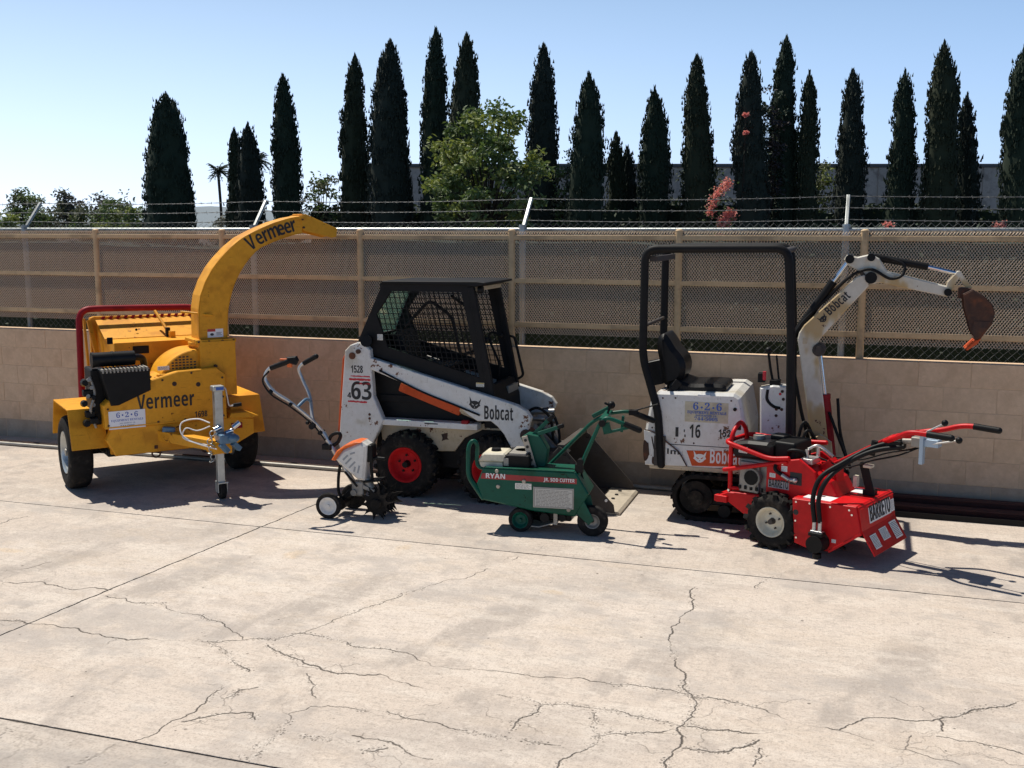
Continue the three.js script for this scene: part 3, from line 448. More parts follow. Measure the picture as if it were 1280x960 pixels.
// broad-leaved tree or shrub: limbs that fork, leaf clumps round their ends
function leafTree(name, label, category, x, d, h, rx, ry, nClump, nLeaf, leafL, mats, seed, { base = 0, stem = 0.06, group, spread = 0.28, openness = 1 } = {}) {
  const t = thing(name, label, category, [x, -d], 0, group), R = rng(seed), limbs = [], S = mats.map(() => new Soup());
  P(t, 'trunk', rod([0, -0.05, 0], [0, h - ry * 1.5 + 0.2, 0], stem, stem * 0.6, 8), FOL.bark);
  const y0 = Math.max(0.3, h - ry * 1.6);
  for (let i = 0; i < nClump; i++) {
    const a = R() * 6.283, e = Math.acos(1 - 2 * R()), q = Math.pow(R(), 0.4 * openness), cx = Math.sin(e) * Math.cos(a) * rx * q, cy = h - ry + Math.cos(e) * ry * q, cz = Math.sin(e) * Math.sin(a) * rx * 0.8 * q;
    if (i % 2 === 0) limbs.push(rod([0, y0 * (0.7 + 0.3 * R()), 0], [cx * 0.9, cy - 0.05, cz * 0.9], stem * 0.35, stem * 0.1, 5));
    const s = S[(R() * S.length) | 0], cr = spread * (0.6 + 0.7 * R());
    for (let k = 0; k < nLeaf; k++) { const b = R() * 6.283, g = Math.acos(1 - 2 * R()), rr = cr * Math.pow(R(), 0.5); s.leaf(cx + Math.sin(g) * Math.cos(b) * rr, cy + Math.cos(g) * rr * 0.6, cz + Math.sin(g) * Math.sin(b) * rr, leafL * (0.6 + 0.8 * R()), leafL * 0.28, R, 0.2); }
  }
  P(t, 'limbs', limbs, FOL.bark); S.forEach((s, i) => s.p.length && P(t, 'crown', s.geo(), mats[i])); return t;
}
leafTree('broadleaf_tree', 'leafy yellow-green tree with loose open branches in front of the cypresses', 'tree', -0.50, 22, 4.72, 1.2, 1.45, 125, 62, 0.115, [FOL.mid, FOL.lime, FOL.mid], 301, { spread: 0.27, openness: 0.75, stem: 0.07 });
leafTree('broadleaf_tree', 'sparse pale leafy sapling seen between two cypresses beside the yellow-green tree', 'tree', 1.32, 27.6, 4.3, 0.34, 1.1, 34, 26, 0.10, [FOL.mid, FOL.olive], 302, { spread: 0.2, stem: 0.04 });
leafTree('broadleaf_tree', 'loose purplish-brown leafy tree growing up between two cypresses', 'tree', 6.45, 27.6, 6.0, 0.36, 2.0, 70, 30, 0.10, [leafMat([0.045, 0.035, 0.035], 0.2), FOL.dark], 303, { spread: 0.2, stem: 0.05 });
leafTree('broadleaf_tree', 'olive bush in front of the grey building, left of the spotted cypress', 'bush', 5.15, 30, 4.2, 0.55, 0.8, 40, 30, 0.10, [FOL.olive, FOL.dark], 304, { spread: 0.24 });
leafTree('broadleaf_tree', 'golden-olive bush in front of the grey building between two slim cypresses', 'bush', 8.4, 30.5, 4.3, 0.62, 0.95, 50, 30, 0.10, [FOL.olive, FOL.lime], 305, { spread: 0.24 });
leafTree('broadleaf_tree', 'small light green tree with thin twigs, standing beside a lone cypress over the chipper chute', 'tree', -5.1, 29.5, 3.75, 0.55, 0.85, 40, 26, 0.11, [FOL.mid, FOL.olive], 306, { spread: 0.22 });
leafTree('broadleaf_tree', 'pale dry grey-green bush under the small light green tree', 'bush', -4.3, 33, 3.0, 0.5, 0.6, 26, 26, 0.10, [FOL.grey, FOL.lime], 307, { spread: 0.24 });
leafTree('broadleaf_tree', 'pale feathery bush between the blunt cypress and the palms', 'bush', -9.2, 35, 2.8, 0.5, 0.55, 26, 30, 0.10, [FOL.grey, FOL.olive], 308, { spread: 0.26 });
// low trees on the left horizon: u px → x at d
[[38, 236, 0.9, 0, 'dark round-topped low tree at the end of the low tree line', 55], [14, 262, 0.7, 1, 'low yellowish bush at the end of the low tree line', 50], [62, 250, 0.9, 0, 'bushy low tree behind the slanted fence arm', 52], [92, 238, 0.8, 2, 'taller dark low tree with two round heads', 56], [118, 255, 1.0, 0, 'wide low olive tree in the low tree line', 52], [136, 246, 0.6, 2, 'small dark low tree with a round head', 55], [152, 250, 0.8, 1, 'bright yellow-green low tree in the low tree line', 50], [163, 236, 0.22, 3, 'thin feathery twig tree beside the blunt cypress', 48], [171, 258, 0.5, 1, 'bright lime bush beside the blunt cypress', 48]].forEach(([u, v, r, k, label, d], i) => {
  const x = (u - 640) / 1350 * d, h = 2.28 + (285 - v) / 1350 * d;
  leafTree('low_tree', label, 'tree', x, d, h, r, Math.min(1.2, h * 0.4), k === 3 ? 14 : 40, k === 3 ? 8 : 52, 0.17, [[FOL.olive, FOL.mid], [FOL.lime, FOL.mid], [leafMat([0.07, 0.065, 0.045], 0.25), FOL.olive], [FOL.olive]][k], 330 + i, { spread: 0.42, group: 'low trees left of the cypresses' });
});
// palms far behind
[[279, 208, 70], [328, 194, 66]].forEach(([u, v, d], i) => {
  const t = thing('palm_tree', i ? 'far palm with a round frond head beside the pointed cypress' : 'far smaller palm with a bare trunk beside the thin cypress', 'palm', [(u - 640) / 1350 * d, -d], 0, 'far palms'), R = rng(500 + i), h = 2.28 + (285 - v) / 1350 * d - 0.4, S = new Soup();
  P(t, 'trunk', hose([[0, 0, 0], [0.1, h * 0.5, 0], [0, h, 0]], 0.09), FOL.bark);
  for (let k = 0; k < 46; k++) { const a = R() * 6.283, e = -0.7 + R() * 1.9, L = 0.55 + R() * 0.3; for (let q = 0; q < 16; q++) { const f = q / 15, r = L * f * Math.cos(e * (1 - 0.2 * f)), y = h + L * f * Math.sin(e) - f * f * 0.25; S.tuft(Math.cos(a) * r, y, Math.sin(a) * r, Math.cos(a) + (R() - 0.5) * 1.4, -0.2, Math.sin(a) + (R() - 0.5) * 1.4, 0.22, 0.03, R); } }
  P(t, 'fronds', S.geo(), FOL.dark);
});
// dense hedges
function hedge(label, pts, h, w, seed, n, mats, leafL = 0.09, rag = 0.25) {
  const t = thing('hedge', label, 'hedge', [0, 0], 0), R = rng(seed), S = mats.map(() => new Soup()); let total = 0; const segs = [];
  for (let i = 0; i + 1 < pts.length; i++) { const a = pts[i], b = pts[i + 1], l = Math.hypot(b[0] - a[0], b[1] - a[1]); segs.push([a, b, l]); total += l; }
  const core = [];
  for (const [a, b, l] of segs) {
    const ux = (b[0] - a[0]) / l, uz = (b[1] - a[1]) / l, h0 = a[2] ?? h, h1 = b[2] ?? h;
    const g = new THREE.BoxGeometry(l + 0.3, 1, w * 0.8, Math.ceil(l / 0.4), 3, 2), p = g.attributes.position;
    for (let i = 0; i < p.count; i++) { const f = p.getX(i) / l + 0.5, hh = (h0 + (h1 - h0) * f) * (0.86 + 0.12 * smp(nA, f * l * 0.07, seed * 0.1)); const q = p.getZ(i) + 0.2 * (smp(nB, f * l * 0.11, p.getY(i) * 0.3 + seed) - 0.5), s = p.getX(i); p.setXYZ(i, (a[0] + b[0]) / 2 + ux * s - uz * q, (p.getY(i) + 0.5) * hh - 0.05, -((a[1] + b[1]) / 2 + uz * s) - ux * q); }
    g.computeVertexNormals(); core.push(g);
    const m = Math.round(n * l / total);
    for (let k = 0; k < m; k++) { const f = R(), hh = (h0 + (h1 - h0) * f) * (1 - rag + rag * 1.25 * smp(nA, f * l * 0.07, seed * 0.1)), y = hh * Math.pow(R(), 0.6), q = (R() - 0.5) * w * (0.7 + 0.5 * R()) * (R() < 0.6 ? 1 : 0.6) + (R() < 0.5 ? w * 0.3 : -w * 0.3) * R(); S[(R() * S.length) | 0].leaf(a[0] + (b[0] - a[0]) * f - uz * q, y, -(a[1] + (b[1] - a[1]) * f) - ux * q, leafL * (0.6 + 0.8 * R()), leafL * 0.33, R); }
  }
  P(t, 'branches', core, FOL.cyp); S.forEach((s, i) => P(t, 'foliage', s.geo(), mats[i])); return t;
}
hedge('long dark hedge filling the space right behind the chain-link fence', [[-9.5, 15.3, 2.29], [-3, 13.2, 2.31], [2, 11.5, 2.34], [9, 9.2, 2.33]], 2.1, 1.3, 71, 26000, [FOL.dark, leafMat([0.03, 0.04, 0.022], 0.1)], 0.06, 0.10);
hedge('dark shrub bank at the foot of the cypress row', [[-5.2, 30, 2.9], [-1, 29, 3.0], [4, 28.6, 3.05], [9.2, 28.6, 2.95], [14, 28, 2.9]], 3, 1.2, 72, 14000, [FOL.dark, leafMat([0.035, 0.05, 0.025], 0.2)], 0.13, 0.2);
// bougainvillea
{
  const t = thing('bougainvillea', 'coral red bougainvillea spray rising behind the barbed wire', 'flowers', [4.66, -25.5]), R = rng(811), S = new Soup(), D = new Soup(), st = [];
  const arcs = [[[0, 0.4, 0], [-0.05, 2.2, 0], [0.02, 2.9, 0.05], [0.38, 3.35, 0]], [[0, 0.4, 0], [0.1, 2.1, 0.1], [0.3, 2.5, 0.1], [0.5, 2.65, 0]], [[0.3, 0.4, 0], [0.2, 1.6, 0.1], [0.2, 2.25, 0.1], [0.35, 2.35, 0.1]]];
  for (const a of arcs) { const c = new THREE.CatmullRomCurve3(a.map(vv)); st.push(new THREE.TubeGeometry(c, 20, 0.012, 5)); for (let k = 0; k < 460; k++) { const u = 0.5 + 0.5 * R(), p = c.getPoint(u), q = 0.04 + 0.1 * R(); S.leaf(p.x + (R() - 0.5) * 2 * q, p.y + (R() - 0.5) * 2 * q, p.z + (R() - 0.5) * 2 * q, 0.05 + 0.03 * R(), 0.022, R); if (k % 6 === 0) D.leaf(p.x + (R() - 0.5) * 0.4, p.y + (R() - 0.5) * 0.4, p.z + (R() - 0.5) * 0.3, 0.07, 0.025, R); } }
  P(t, 'stems', st, FOL.bark); P(t, 'blossoms', S.geo(), FOL.coral); P(t, 'leaves', D.geo(), FOL.mid);
}
[[922, 150, 26.85, 0.035], [923, 171, 26.85, 0.03], [1236, 281, 25.5, 0.09], [1100, 281, 25.5, 0.07]].forEach(([u, v, d, r], i) => {
  const t = thing('blossom_spray', ['upper coral blossom tuft on the double-tipped cypress', 'lower coral blossom tuft on the double-tipped cypress', 'coral blossom tuft at the rail under the tallest end cypress', 'small coral blossom tuft at the rail beside the upright fence arm'][i], 'flowers', [(u - 640) / 1350 * d, -d]), R = rng(830 + i), S = new Soup(), y = 2.28 + (285 - v) / 1350 * d;
  for (let k = 0; k < 90; k++) S.leaf((R() - 0.5) * 3 * r, y + (R() - 0.5) * 1.6 * r, (R() - 0.5) * 2 * r + 0.3, 0.06, 0.025, R);
  P(t, 'stem', rod([0, 0, 0], [0, y, 0.25], 0.012, 0.006, 5), FOL.bark); P(t, 'blossoms', S.geo(), FOL.coral);
});
// grey building beyond the cypresses, hill on the far left
{
  const d = 42, b = thing('flat_roofed_building', 'long plain grey flat-roofed building behind the cypress row', 'building', [0, 0]), h = 2.28 + 78 / 1350 * d;
  P(b, 'wall', box(-6.3, 26, -0.05, h - 0.12, -d - 14, -d, 0), mat({ c: [0.47, 0.43, 0.39], roughness: 0.95, map: texGrime })); P(b, 'roof_edge', box(-6.4, 26.1, h - 0.13, h, -d - 14.1, -d + 0.1, 0.02), mat({ c: [0.10, 0.10, 0.10], roughness: 0.9 }));
  for (let x = -6; x < 26; x += 4) P(b, 'pilaster', box(x, x + 0.3, 0, h - 0.14, -d, -d + 0.06, 0.01), mat({ c: [0.44, 0.40, 0.36], roughness: 0.95, map: texGrime }));
  const g = new THREE.PlaneGeometry(1500, 400, 90, 14).rotateX(-Math.PI / 2), p = g.attributes.position;
  for (let i = 0; i < p.count; i++) { const x = p.getX(i), z = p.getZ(i), e = Math.max(0, 1 - Math.abs(z) / 200); p.setY(i, e * e * (4 + 30 * smp(nA, x / 900 + 0.22, z / 1500) + 10 * Math.exp(-(((x + 30) / 120) ** 2)))); }
  g.computeVertexNormals(); const hill = P(scene, 'hill', g.translate(-300, -1, -1150), mat({ c: [0.22, 0.27, 0.32], roughness: 1, map: texGrime })); hill.userData.kind = 'structure';
}
// ---------------------------------------------------------------- compact skid-steer loader
{
  const t = thing('skid_steer_loader', 'worn white skid-steer loader with black caged cab, red wheels and raised-edge bucket', 'loader', [-0.426, -9.306], -17.5);
  for (const s of [1, -1]) for (const x of [-0.375, 0.385]) wheel(t, x, 0.282, s * 0.365, { R: 0.272, w: 0.16, rim: 0.15, rimMat: M.rimRed, lugs: 22, lugH: 0.014, flip: s < 0 });
  P(t, 'chassis', [extr([[-0.72, 0.34], [-0.62, 0.24], [0.56, 0.24], [0.66, 0.40], [0.62, 0.66], [-0.68, 0.66]], -0.27, 0.27, 0.01)], M.black);
  for (const s of [1, -1]) {
    const z = (a, b) => (s > 0 ? [a, b] : [-b, -a]);
    P(t, 'side_panel', extr([[-0.66, 0.62], [-0.64, 0.44], [-0.13, 0.39], [0.03, 0.40], [0.12, 0.52], [0.28, 0.60], [0.50, 0.60], [0.60, 0.66]], ...z(0.27, 0.295), 0.004), M.tanWorn);
    const fl = P(t, 'side_rail', box(-0.60, 0.27, 0.612, 0.664, ...z(0.295, 0.405), 0.006), M.white);
    if (s > 0) { P(fl, 'slot', box(-0.2, -0.08, 0.643, 0.652, 0.404, 0.407, 0), M.inkBlack); P(fl, 'rust_patch', extr(circ(-0.06, 0.52, 0.035, 9).map(([x, y], i) => [x + 0.012 * ((i * 7) % 3 - 1), y + 0.01 * ((i * 5) % 3 - 1)]), 0.294, 0.298, 0.001), M.rust); P(fl, 'latch', box(0.13, 0.19, 0.66, 0.69, 0.36, 0.41), M.darkRed); }
    const up = P(t, 'upright', extr([[-0.921, 1.242], [-0.87, 1.292], [-0.80, 1.318], [-0.73, 1.296], [-0.689, 1.257], [-0.682, 1.187], [-0.663, 0.857], [-0.573, 0.655], [-0.707, 0.392], [-0.80, 0.30], [-0.96, 0.30], [-1.0, 0.42], [-0.991, 0.504], [-0.955, 0.891]], ...z(0.35, 0.42), 0.008), M.white);
    if (s > 0) {
      P(up, 'lettering', [textW('63', -0.868, -0.678, 0.826, 0.42, 0.112, {}), text('4', -0.905, 0.835, 0.42, 0.035), textW('1528', -0.865, -0.755, 1.056, 0.42, 0.045)], M.inkBlack);
      const R = rng(77), st = []; for (const [y, h, x0, x1] of [[1.02, 0.013, -0.87, -0.69], [0.985, 0.026, -0.885, -0.685], [0.955, 0.018, -0.83, -0.69], [0.795, 0.02, -0.90, -0.72]]) { const a = []; const n = 14; for (let i = 0; i <= n; i++) a.push([x0 + (x1 - x0) * i / n, y + h * (0.7 + 0.3 * R())]); for (let i = n; i >= 0; i--) a.push([x0 + (x1 - x0) * i / n, y + h * 0.3 * R()]); st.push(extr(a, 0.42, 0.422, 0)); }
      PS(up, 'red_stripe', st, M.inkRed);
      P(up, 'pin_holes', bolts([[-0.70, 0.70, 0.415], [-0.70, 0.665, 0.415]], 0.014, 0.008), M.rust); P(up, 'pivot_boss', [rod([-0.85, 1.2, 0.40], [-0.85, 1.2, 0.428], 0.03), rod([-0.79, 1.24, 0.30], [-0.79, 1.24, 0.44], 0.02)], M.rust);
    }
    const arm = P(t, 'lift_arm', extr([[-0.72, 1.196], [-0.68, 1.188], [0.613, 0.844], [0.70, 0.80], [0.742, 0.742], [0.72, 0.68], [0.71, 0.60], [0.75, 0.45], [0.80, 0.25], [0.70, 0.20], [0.62, 0.36], [0.579, 0.464], [0.51, 0.594], [0.45, 0.66], [0.394, 0.699], [0.278, 0.693], [0.20, 0.74], [0.125, 0.797], [-0.669, 1.084], [-0.73, 1.10]], ...z(0.352, 0.418), 0.006), M.white);
    if (s > 0) {
      P(arm, 'lettering', textW('Bobcat', 0.338, 0.588, 0.715, 0.418, 0.082, {}).rotateZ(0), M.inkBlack);
      P(arm, 'emblem', cat(0.255, 0.838, 0.418, 0.10, -0.1), M.inkBlack);
      P(arm, 'pivot', [rod([0.70, 0.60, 0.30], [0.70, 0.60, 0.43], 0.05), rod([0.76, 0.28, 0.30], [0.76, 0.28, 0.44], 0.03)], M.rust);
    }
    P(t, 'lift_cylinder', [bar([-0.45, 0.94, s * 0.32], [0.10, 0.75, s * 0.32], 0.06, 0.075, 0.01)], M.orange);
    P(t, 'lift_rod', [rod([0.06, 0.765, s * 0.32], [0.24, 0.70, s * 0.32], 0.018), bar([0.10, 0.79, s * 0.325], [0.29, 0.73, s * 0.325], 0.05, 0.07)], M.tanWorn);
  }
  P(t, 'tailgate', extr([[-0.93, 1.25], [-0.985, 1.16], [-1.045, 0.52], [-1.0, 0.44], [-0.93, 0.5], [-0.92, 0.9]], -0.40, 0.345, 0.01), M.orange);
  P(t, 'engine_housing', [extr([[-0.9, 0.66], [-0.86, 1.2], [-0.68, 1.2], [0.2, 0.9], [0.3, 0.66]], -0.31, 0.285, 0.01)], M.black);
  // cab
  const hole1 = [[-0.655, 1.555], [-0.515, 1.755], [0.118, 1.758], [0.275, 1.045], [-0.555, 1.275]];
  for (const s of [1, -1]) {
    const z0 = s > 0 ? 0.325 : -0.35, side = P(t, 'cab_side', extr([[-0.83, 1.318], [-0.591, 1.82], [0.215, 1.82], [0.225, 1.76], [0.385, 0.885], [-0.67, 1.198], [-0.74, 1.205]], z0, z0 + 0.025, 0.003, [hole1]), M.cabBlack);
    P(side, 'window_mesh', grid(hole1, z0 + 0.01, 0.045, 0.0062, 0.22), M.cabBlack);
    P(side, 'front_pillar', [bar([0.20, 1.80, s * 0.335], [0.385, 0.88, s * 0.335], 0.045, 0.05, 0.006)], M.cabBlack);
  }
  P(t, 'cab_roof', [extr([[-0.60, 1.815], [-0.585, 1.838], [0.26, 1.846], [0.33, 1.838], [0.33, 1.822], [0.24, 1.80], [0.16, 1.815]], -0.375, 0.375, 0.004), rod([0.17, 1.79, -0.34], [0.17, 1.79, 0.34], 0.02)], M.cabBlack);
  P(t, 'visor_lining', box(0.17, 0.255, 1.765, 1.80, -0.30, 0.30, 0.004), M.tanWorn);
  P(t, 'cab_rear', [bar([-0.80, 1.32, 0.33], [-0.585, 1.80, 0.33], 0.03, 0.03), bar([-0.80, 1.32, -0.33], [-0.585, 1.80, -0.33], 0.03, 0.03), bar([-0.60, 1.79, -0.34], [-0.60, 1.79, 0.34], 0.04, 0.05).translate(0, 0, 0), box(-0.83, -0.77, 1.18, 1.36, -0.34, 0.34)], M.cabBlack);
  P(t, 'rear_window', bar([-0.765, 1.37, 0], [-0.61, 1.74, 0], 0.6, 0.006, 0), M.glassGreen);
  P(t, 'cab_floor', [box(-0.65, 0.40, 0.80, 0.86, -0.30, 0.30), extr([[0.30, 0.62], [0.44, 0.62], [0.42, 0.84], [0.37, 0.98], [0.33, 0.98]], -0.31, 0.31, 0.005)], M.cabBlack);
  P(t, 'seat', [box(-0.5, -0.05, 1.0, 1.12, -0.22, 0.22, 0.04), extr([[-0.5, 1.05], [-0.60, 1.38], [-0.54, 1.40], [-0.38, 1.1]], -0.2, 0.2, 0.02)], M.plastic);
  P(t, 'lap_bar', pipe([[-0.42, 1.45, 0.27], [-0.2, 1.68, 0.27], [0.0, 1.55, 0.27], [0.08, 1.22, 0.27], [0.08, 1.22, -0.27], [0.0, 1.55, -0.27], [-0.2, 1.68, -0.27]], 0.014), M.black);
  for (const s of [1, -1]) P(t, 'control_lever', [...pipe([[0.24, 0.86, s * 0.2], [0.27, 1.1, s * 0.2], [0.16, 1.34, s * 0.2], [0.20, 1.385, s * 0.2], [0.28, 1.35, s * 0.2]], 0.011, 0.04), ball(0.28, 1.35, s * 0.2, 0.022)], M.black);
  P(t, 'info_plate', box(0.36, 0.41, 0.84, 0.93, -0.30, -0.02, 0.004), M.castAlu);
  P(t, 'grab_handle', pipe([[0.27, 1.335, -0.345], [0.36, 1.33, -0.345], [0.445, 0.985, -0.345], [0.36, 0.93, -0.345]], 0.012, 0.03), M.black);
  P(t, 'headlamp', [rod([-0.74, 1.32, 0.35], [-0.72, 1.33, 0.42], 0.05), rod([0.25, 1.775, 0.30], [0.29, 1.775, 0.30], 0.03)], M.black);
  P(t, 'front_hydraulics', [rod([0.62, 0.74, 0.12], [0.86, 0.76, 0.12], 0.022), rod([0.60, 0.68, 0.0], [0.84, 0.66, 0], 0.03), rod([0.64, 0.70, 0.22], [0.80, 0.71, 0.22], 0.016), box(0.56, 0.68, 0.62, 0.72, -0.25, 0.25)], M.steel);
  P(t, 'tilt_cylinder', [rod([0.66, 0.62, 0.1], [0.92, 0.36, 0.1], 0.035), rod([0.66, 0.62, -0.1], [0.92, 0.36, -0.1], 0.035)], M.castAlu);
  // bucket
  const zn = 0.47, zf = -0.30;
  const b = P(t, 'bucket', [sheet([[1.00, 0.53], [0.90, 0.42], [0.86, 0.26], [0.90, 0.10], [1.0, 0.035], [1.36, 0.014]], 0.014, zf, zn), extr([[1.00, 0.535], [1.06, 0.50], [1.45, 0.085], [1.46, 0.02], [1.0, 0.03], [0.895, 0.09], [0.853, 0.26], [0.895, 0.43]], zn, zn + 0.014, 0.002), extr([[1.00, 0.535], [1.06, 0.50], [1.45, 0.085], [1.46, 0.02], [1.0, 0.03], [0.895, 0.09], [0.853, 0.26], [0.895, 0.43]], zf - 0.014, zf, 0.002), box(0.98, 1.04, 0.515, 0.55, zf, zn), box(0.80, 0.90, 0.15, 0.45, -0.2, 0.3)], M.bucket);
  PS(t, 'auxiliary_hose', [hose([[0.60, 0.72, 0.2], [0.74, 0.80, 0.24], [0.84, 0.72, 0.2], [0.86, 0.52, 0.16]], 0.012), hose([[0.60, 0.70, 0.1], [0.78, 0.76, 0.05], [0.88, 0.62, 0.08], [0.90, 0.42, 0.1]], 0.012), hose([[0.3, 0.76, 0.425], [0.1, 0.83, 0.428], [-0.2, 0.93, 0.428], [-0.6, 1.10, 0.425]].map(([x, y, z]) => [x, y - 0.015, z]), 0.008)], M.black);
  sticker(t, 'warning_sticker', 0.07, 0.035, printTex(71, '#e2dccb', '#c9a52a'), [0.28, 0.99, 0.3525]); sticker(t, 'warning_sticker', 0.05, 0.05, printTex(72, '#dcd8cc'), [-0.62, 1.36, 0.3525]);
  P(b, 'cutting_edge', [extr([[1.26, 0.016], [1.50, 0.002], [1.50, 0.016], [1.48, 0.03], [1.26, 0.036]], zf + 0.002, zn - 0.002, 0.002)], M.wornSteel);
  P(b, 'bolts', [-0.2, -0.06, 0.08, 0.22, 0.36].map((z) => rod([1.36, 0.02, z], [1.36, 0.042, z], 0.017, 0.015, 10)), M.inkBlack);
  P(b, 'pin', [rod([1.39, 0.12, zn + 0.01], [1.39, 0.12, zn + 0.02], 0.012)], M.inkWhite);
}
// ---------------------------------------------------------------- mini excavator
{
  const t = thing('mini_excavator', 'small white tracked excavator with black roll frame and raised boom', 'excavator', [2.085, -8.537], -18.6);
  for (const s of [1, -1]) {
    const z0 = s > 0 ? 0.27 : -0.49, z1 = z0 + 0.22, x0 = -0.52, x1 = 0.42, r = 0.185, o = [], inn = [];
    for (let i = 0; i <= 14; i++) { const a = Math.PI / 2 + Math.PI * i / 14; o.push([x0 + r * Math.cos(a), 0.19 + r * Math.sin(a)]); inn.push([x0 + (r - 0.035) * Math.cos(a), 0.19 + (r - 0.035) * Math.sin(a)]); }
    for (let i = 0; i <= 14; i++) { const a = -Math.PI / 2 + Math.PI * i / 14; o.push([x1 + r * Math.cos(a), 0.19 + r * Math.sin(a)]); inn.push([x1 + (r - 0.035) * Math.cos(a), 0.19 + (r - 0.035) * Math.sin(a)]); }
    const lugs = [], per = 2 * (x1 - x0) + 2 * Math.PI * r, n = 44;
    for (let i = 0; i < n; i++) { let q = i / n * per, X, Y, A; const L = x1 - x0, h = Math.PI * r; if (q < L) { X = x0 + q; Y = 0.19 - r; A = -Math.PI / 2; } else if (q < L + h) { A = -Math.PI / 2 + (q - L) / r; X = x1 + r * Math.cos(A); Y = 0.19 + r * Math.sin(A); } else if (q < 2 * L + h) { X = x1 - (q - L - h); Y = 0.19 + r; A = Math.PI / 2; } else { A = Math.PI / 2 + (q - 2 * L - h) / r; X = x0 + r * Math.cos(A); Y = 0.19 + r * Math.sin(A); } lugs.push(new THREE.BoxGeometry(0.03, 0.026, 0.2).rotateZ(A).translate(X, Y, (z0 + z1) / 2)); }
    const tr = P(t, 'track', [extr(o, z0, z1, 0.004, [inn.reverse()]), ...lugs], M.track);
    P(tr, 'sprocket', [rod([x0, 0.19, z0 + 0.03], [x0, 0.19, z1 - 0.02], 0.13, 0.13, 20), rod([x0, 0.19, z1 - 0.03], [x0, 0.19, z1 + 0.005], 0.06)], M.track); P(tr, 'idler', rod([x1, 0.19, z0 + 0.03], [x1, 0.19, z1 - 0.02], 0.13, 0.13, 20), M.track);
    PS(tr, 'roller', [-0.3, -0.05, 0.2].map((x) => rod([x, 0.09, z0 + 0.04], [x, 0.09, z1 - 0.03], 0.05, 0.05, 14)), M.black);
    P(tr, 'track_frame', box(x0 + 0.05, x1 - 0.05, 0.13, 0.26, z0 + 0.05, z1 - 0.05, 0.01), M.black);
  }
  P(t, 'swing_base', [rod([-0.05, 0.24, 0], [-0.05, 0.415, 0], 0.33, 0.33, 28), box(-0.35, 0.3, 0.14, 0.28, -0.28, 0.28, 0.02)], M.black);
  const bd = P(t, 'house', extr([[-0.84, 1.01], [-0.895, 0.95], [-0.945, 0.66], [-0.94, 0.44], [-0.90, 0.405], [-0.40, 0.405], [-0.15, 0.44], [-0.145, 0.71], [-0.20, 0.99], [-0.25, 1.02]], -0.43, 0.45, 0.022), M.white);
  P(bd, 'platform', box(-0.16, 0.42, 0.415, 0.46, -0.40, 0.42, 0.01), M.black);
  P(bd, 'skirt', box(-0.90, -0.16, 0.392, 0.43, -0.42, 0.456, 0.008), M.tanWorn);
  P(bd, 'panel_seam', box(-0.92, -0.16, 0.594, 0.599, 0.448, 0.452, 0), M.inkBlack);
  P(bd, 'counterweight_cover', [extr([[-0.945, 0.70], [-0.86, 0.68], [-0.76, 0.61], [-0.66, 0.53], [-0.60, 0.43], [-0.93, 0.42]], 0.445, 0.462, 0.005)], M.white);
  P(bd, 'cover_edge', [hose([[-0.94, 0.705, 0.462], [-0.86, 0.685, 0.463], [-0.76, 0.615, 0.463], [-0.66, 0.535, 0.463], [-0.598, 0.43, 0.462]], 0.005, 5), ...[[-0.91, 0.60, -0.90, 0.5], [-0.88, 0.65, -0.86, 0.55]].map(([a, b, c, d]) => rod([a, b, 0.461], [c, d, 0.464], 0.006, 0.004, 5))], M.rust);
  P(bd, 'orange_band', extr([[-0.605, 0.555], [-0.56, 0.435], [-0.155, 0.455], [-0.155, 0.575]], 0.449, 0.453, 0.001), M.orange);
  P(bd, 'band_lettering', [textW('Bobcat', -0.42, -0.18, 0.468, 0.453, 0.082), cat(-0.50, 0.508, 0.453, 0.10)], M.inkWhite);
  P(bd, 'number_lettering', [textW('16', -0.585, -0.50, 0.66, 0.451, 0.075), box(-0.695, -0.672, 0.66, 0.735, 0.45, 0.453, 0), box(-0.63, -0.622, 0.70, 0.72, 0.45, 0.453, 0), box(-0.625, -0.615, 0.66, 0.68, 0.45, 0.453, 0), textW('1520', -0.36, -0.235, 0.68, 0.451, 0.042)], M.inkBlack);
  P(bd, 'pale_patch', box(-0.625, -0.29, 0.785, 0.945, 0.448, 0.452, 0), M.patch);
  P(bd, 'rental_lettering', [text('6', -0.565, 0.882, 0.453, 0.042, { f: fontSerif, sx: 1.05 }), text('2', -0.475, 0.882, 0.453, 0.042, { f: fontSerif, sx: 1.05 }), text('6', -0.385, 0.882, 0.453, 0.042, { f: fontSerif, sx: 1.05 }), extr(circ(-0.495, 0.902, 0.008, 10), 0.453, 0.455, 0), extr(circ(-0.405, 0.902, 0.008, 10), 0.453, 0.455, 0), textW('EQUIPMENT RENTALS', -0.605, -0.305, 0.852, 0.453, 0.015, { f: fontSerif }), textW('SAN MARCOS, CA', -0.54, -0.38, 0.832, 0.453, 0.009, { f: fontSerif }), textW('744-5005', -0.55, -0.37, 0.800, 0.453, 0.019, { f: fontSerif })], M.inkBlue);
  P(bd, 'scrawl', [textW('lm', -0.755, -0.66, 0.52, 0.463, 0.03)], M.inkBlack);
  P(bd, 'latch', [rod([-0.24, 0.90, 0.449], [-0.24, 0.90, 0.458], 0.014), box(-0.22, -0.19, 0.74, 0.78, 0.40, 0.455, 0.004)], M.black);
  PS(bd, 'rivet', bolts([[-0.80, 0.96, 0.447], [-0.70, 0.965, 0.447], [-0.27, 0.965, 0.447], [-0.20, 0.62, 0.447], [-0.88, 0.72, 0.447], [-0.55, 0.615, 0.447]], 0.008, 0.007), M.rust);
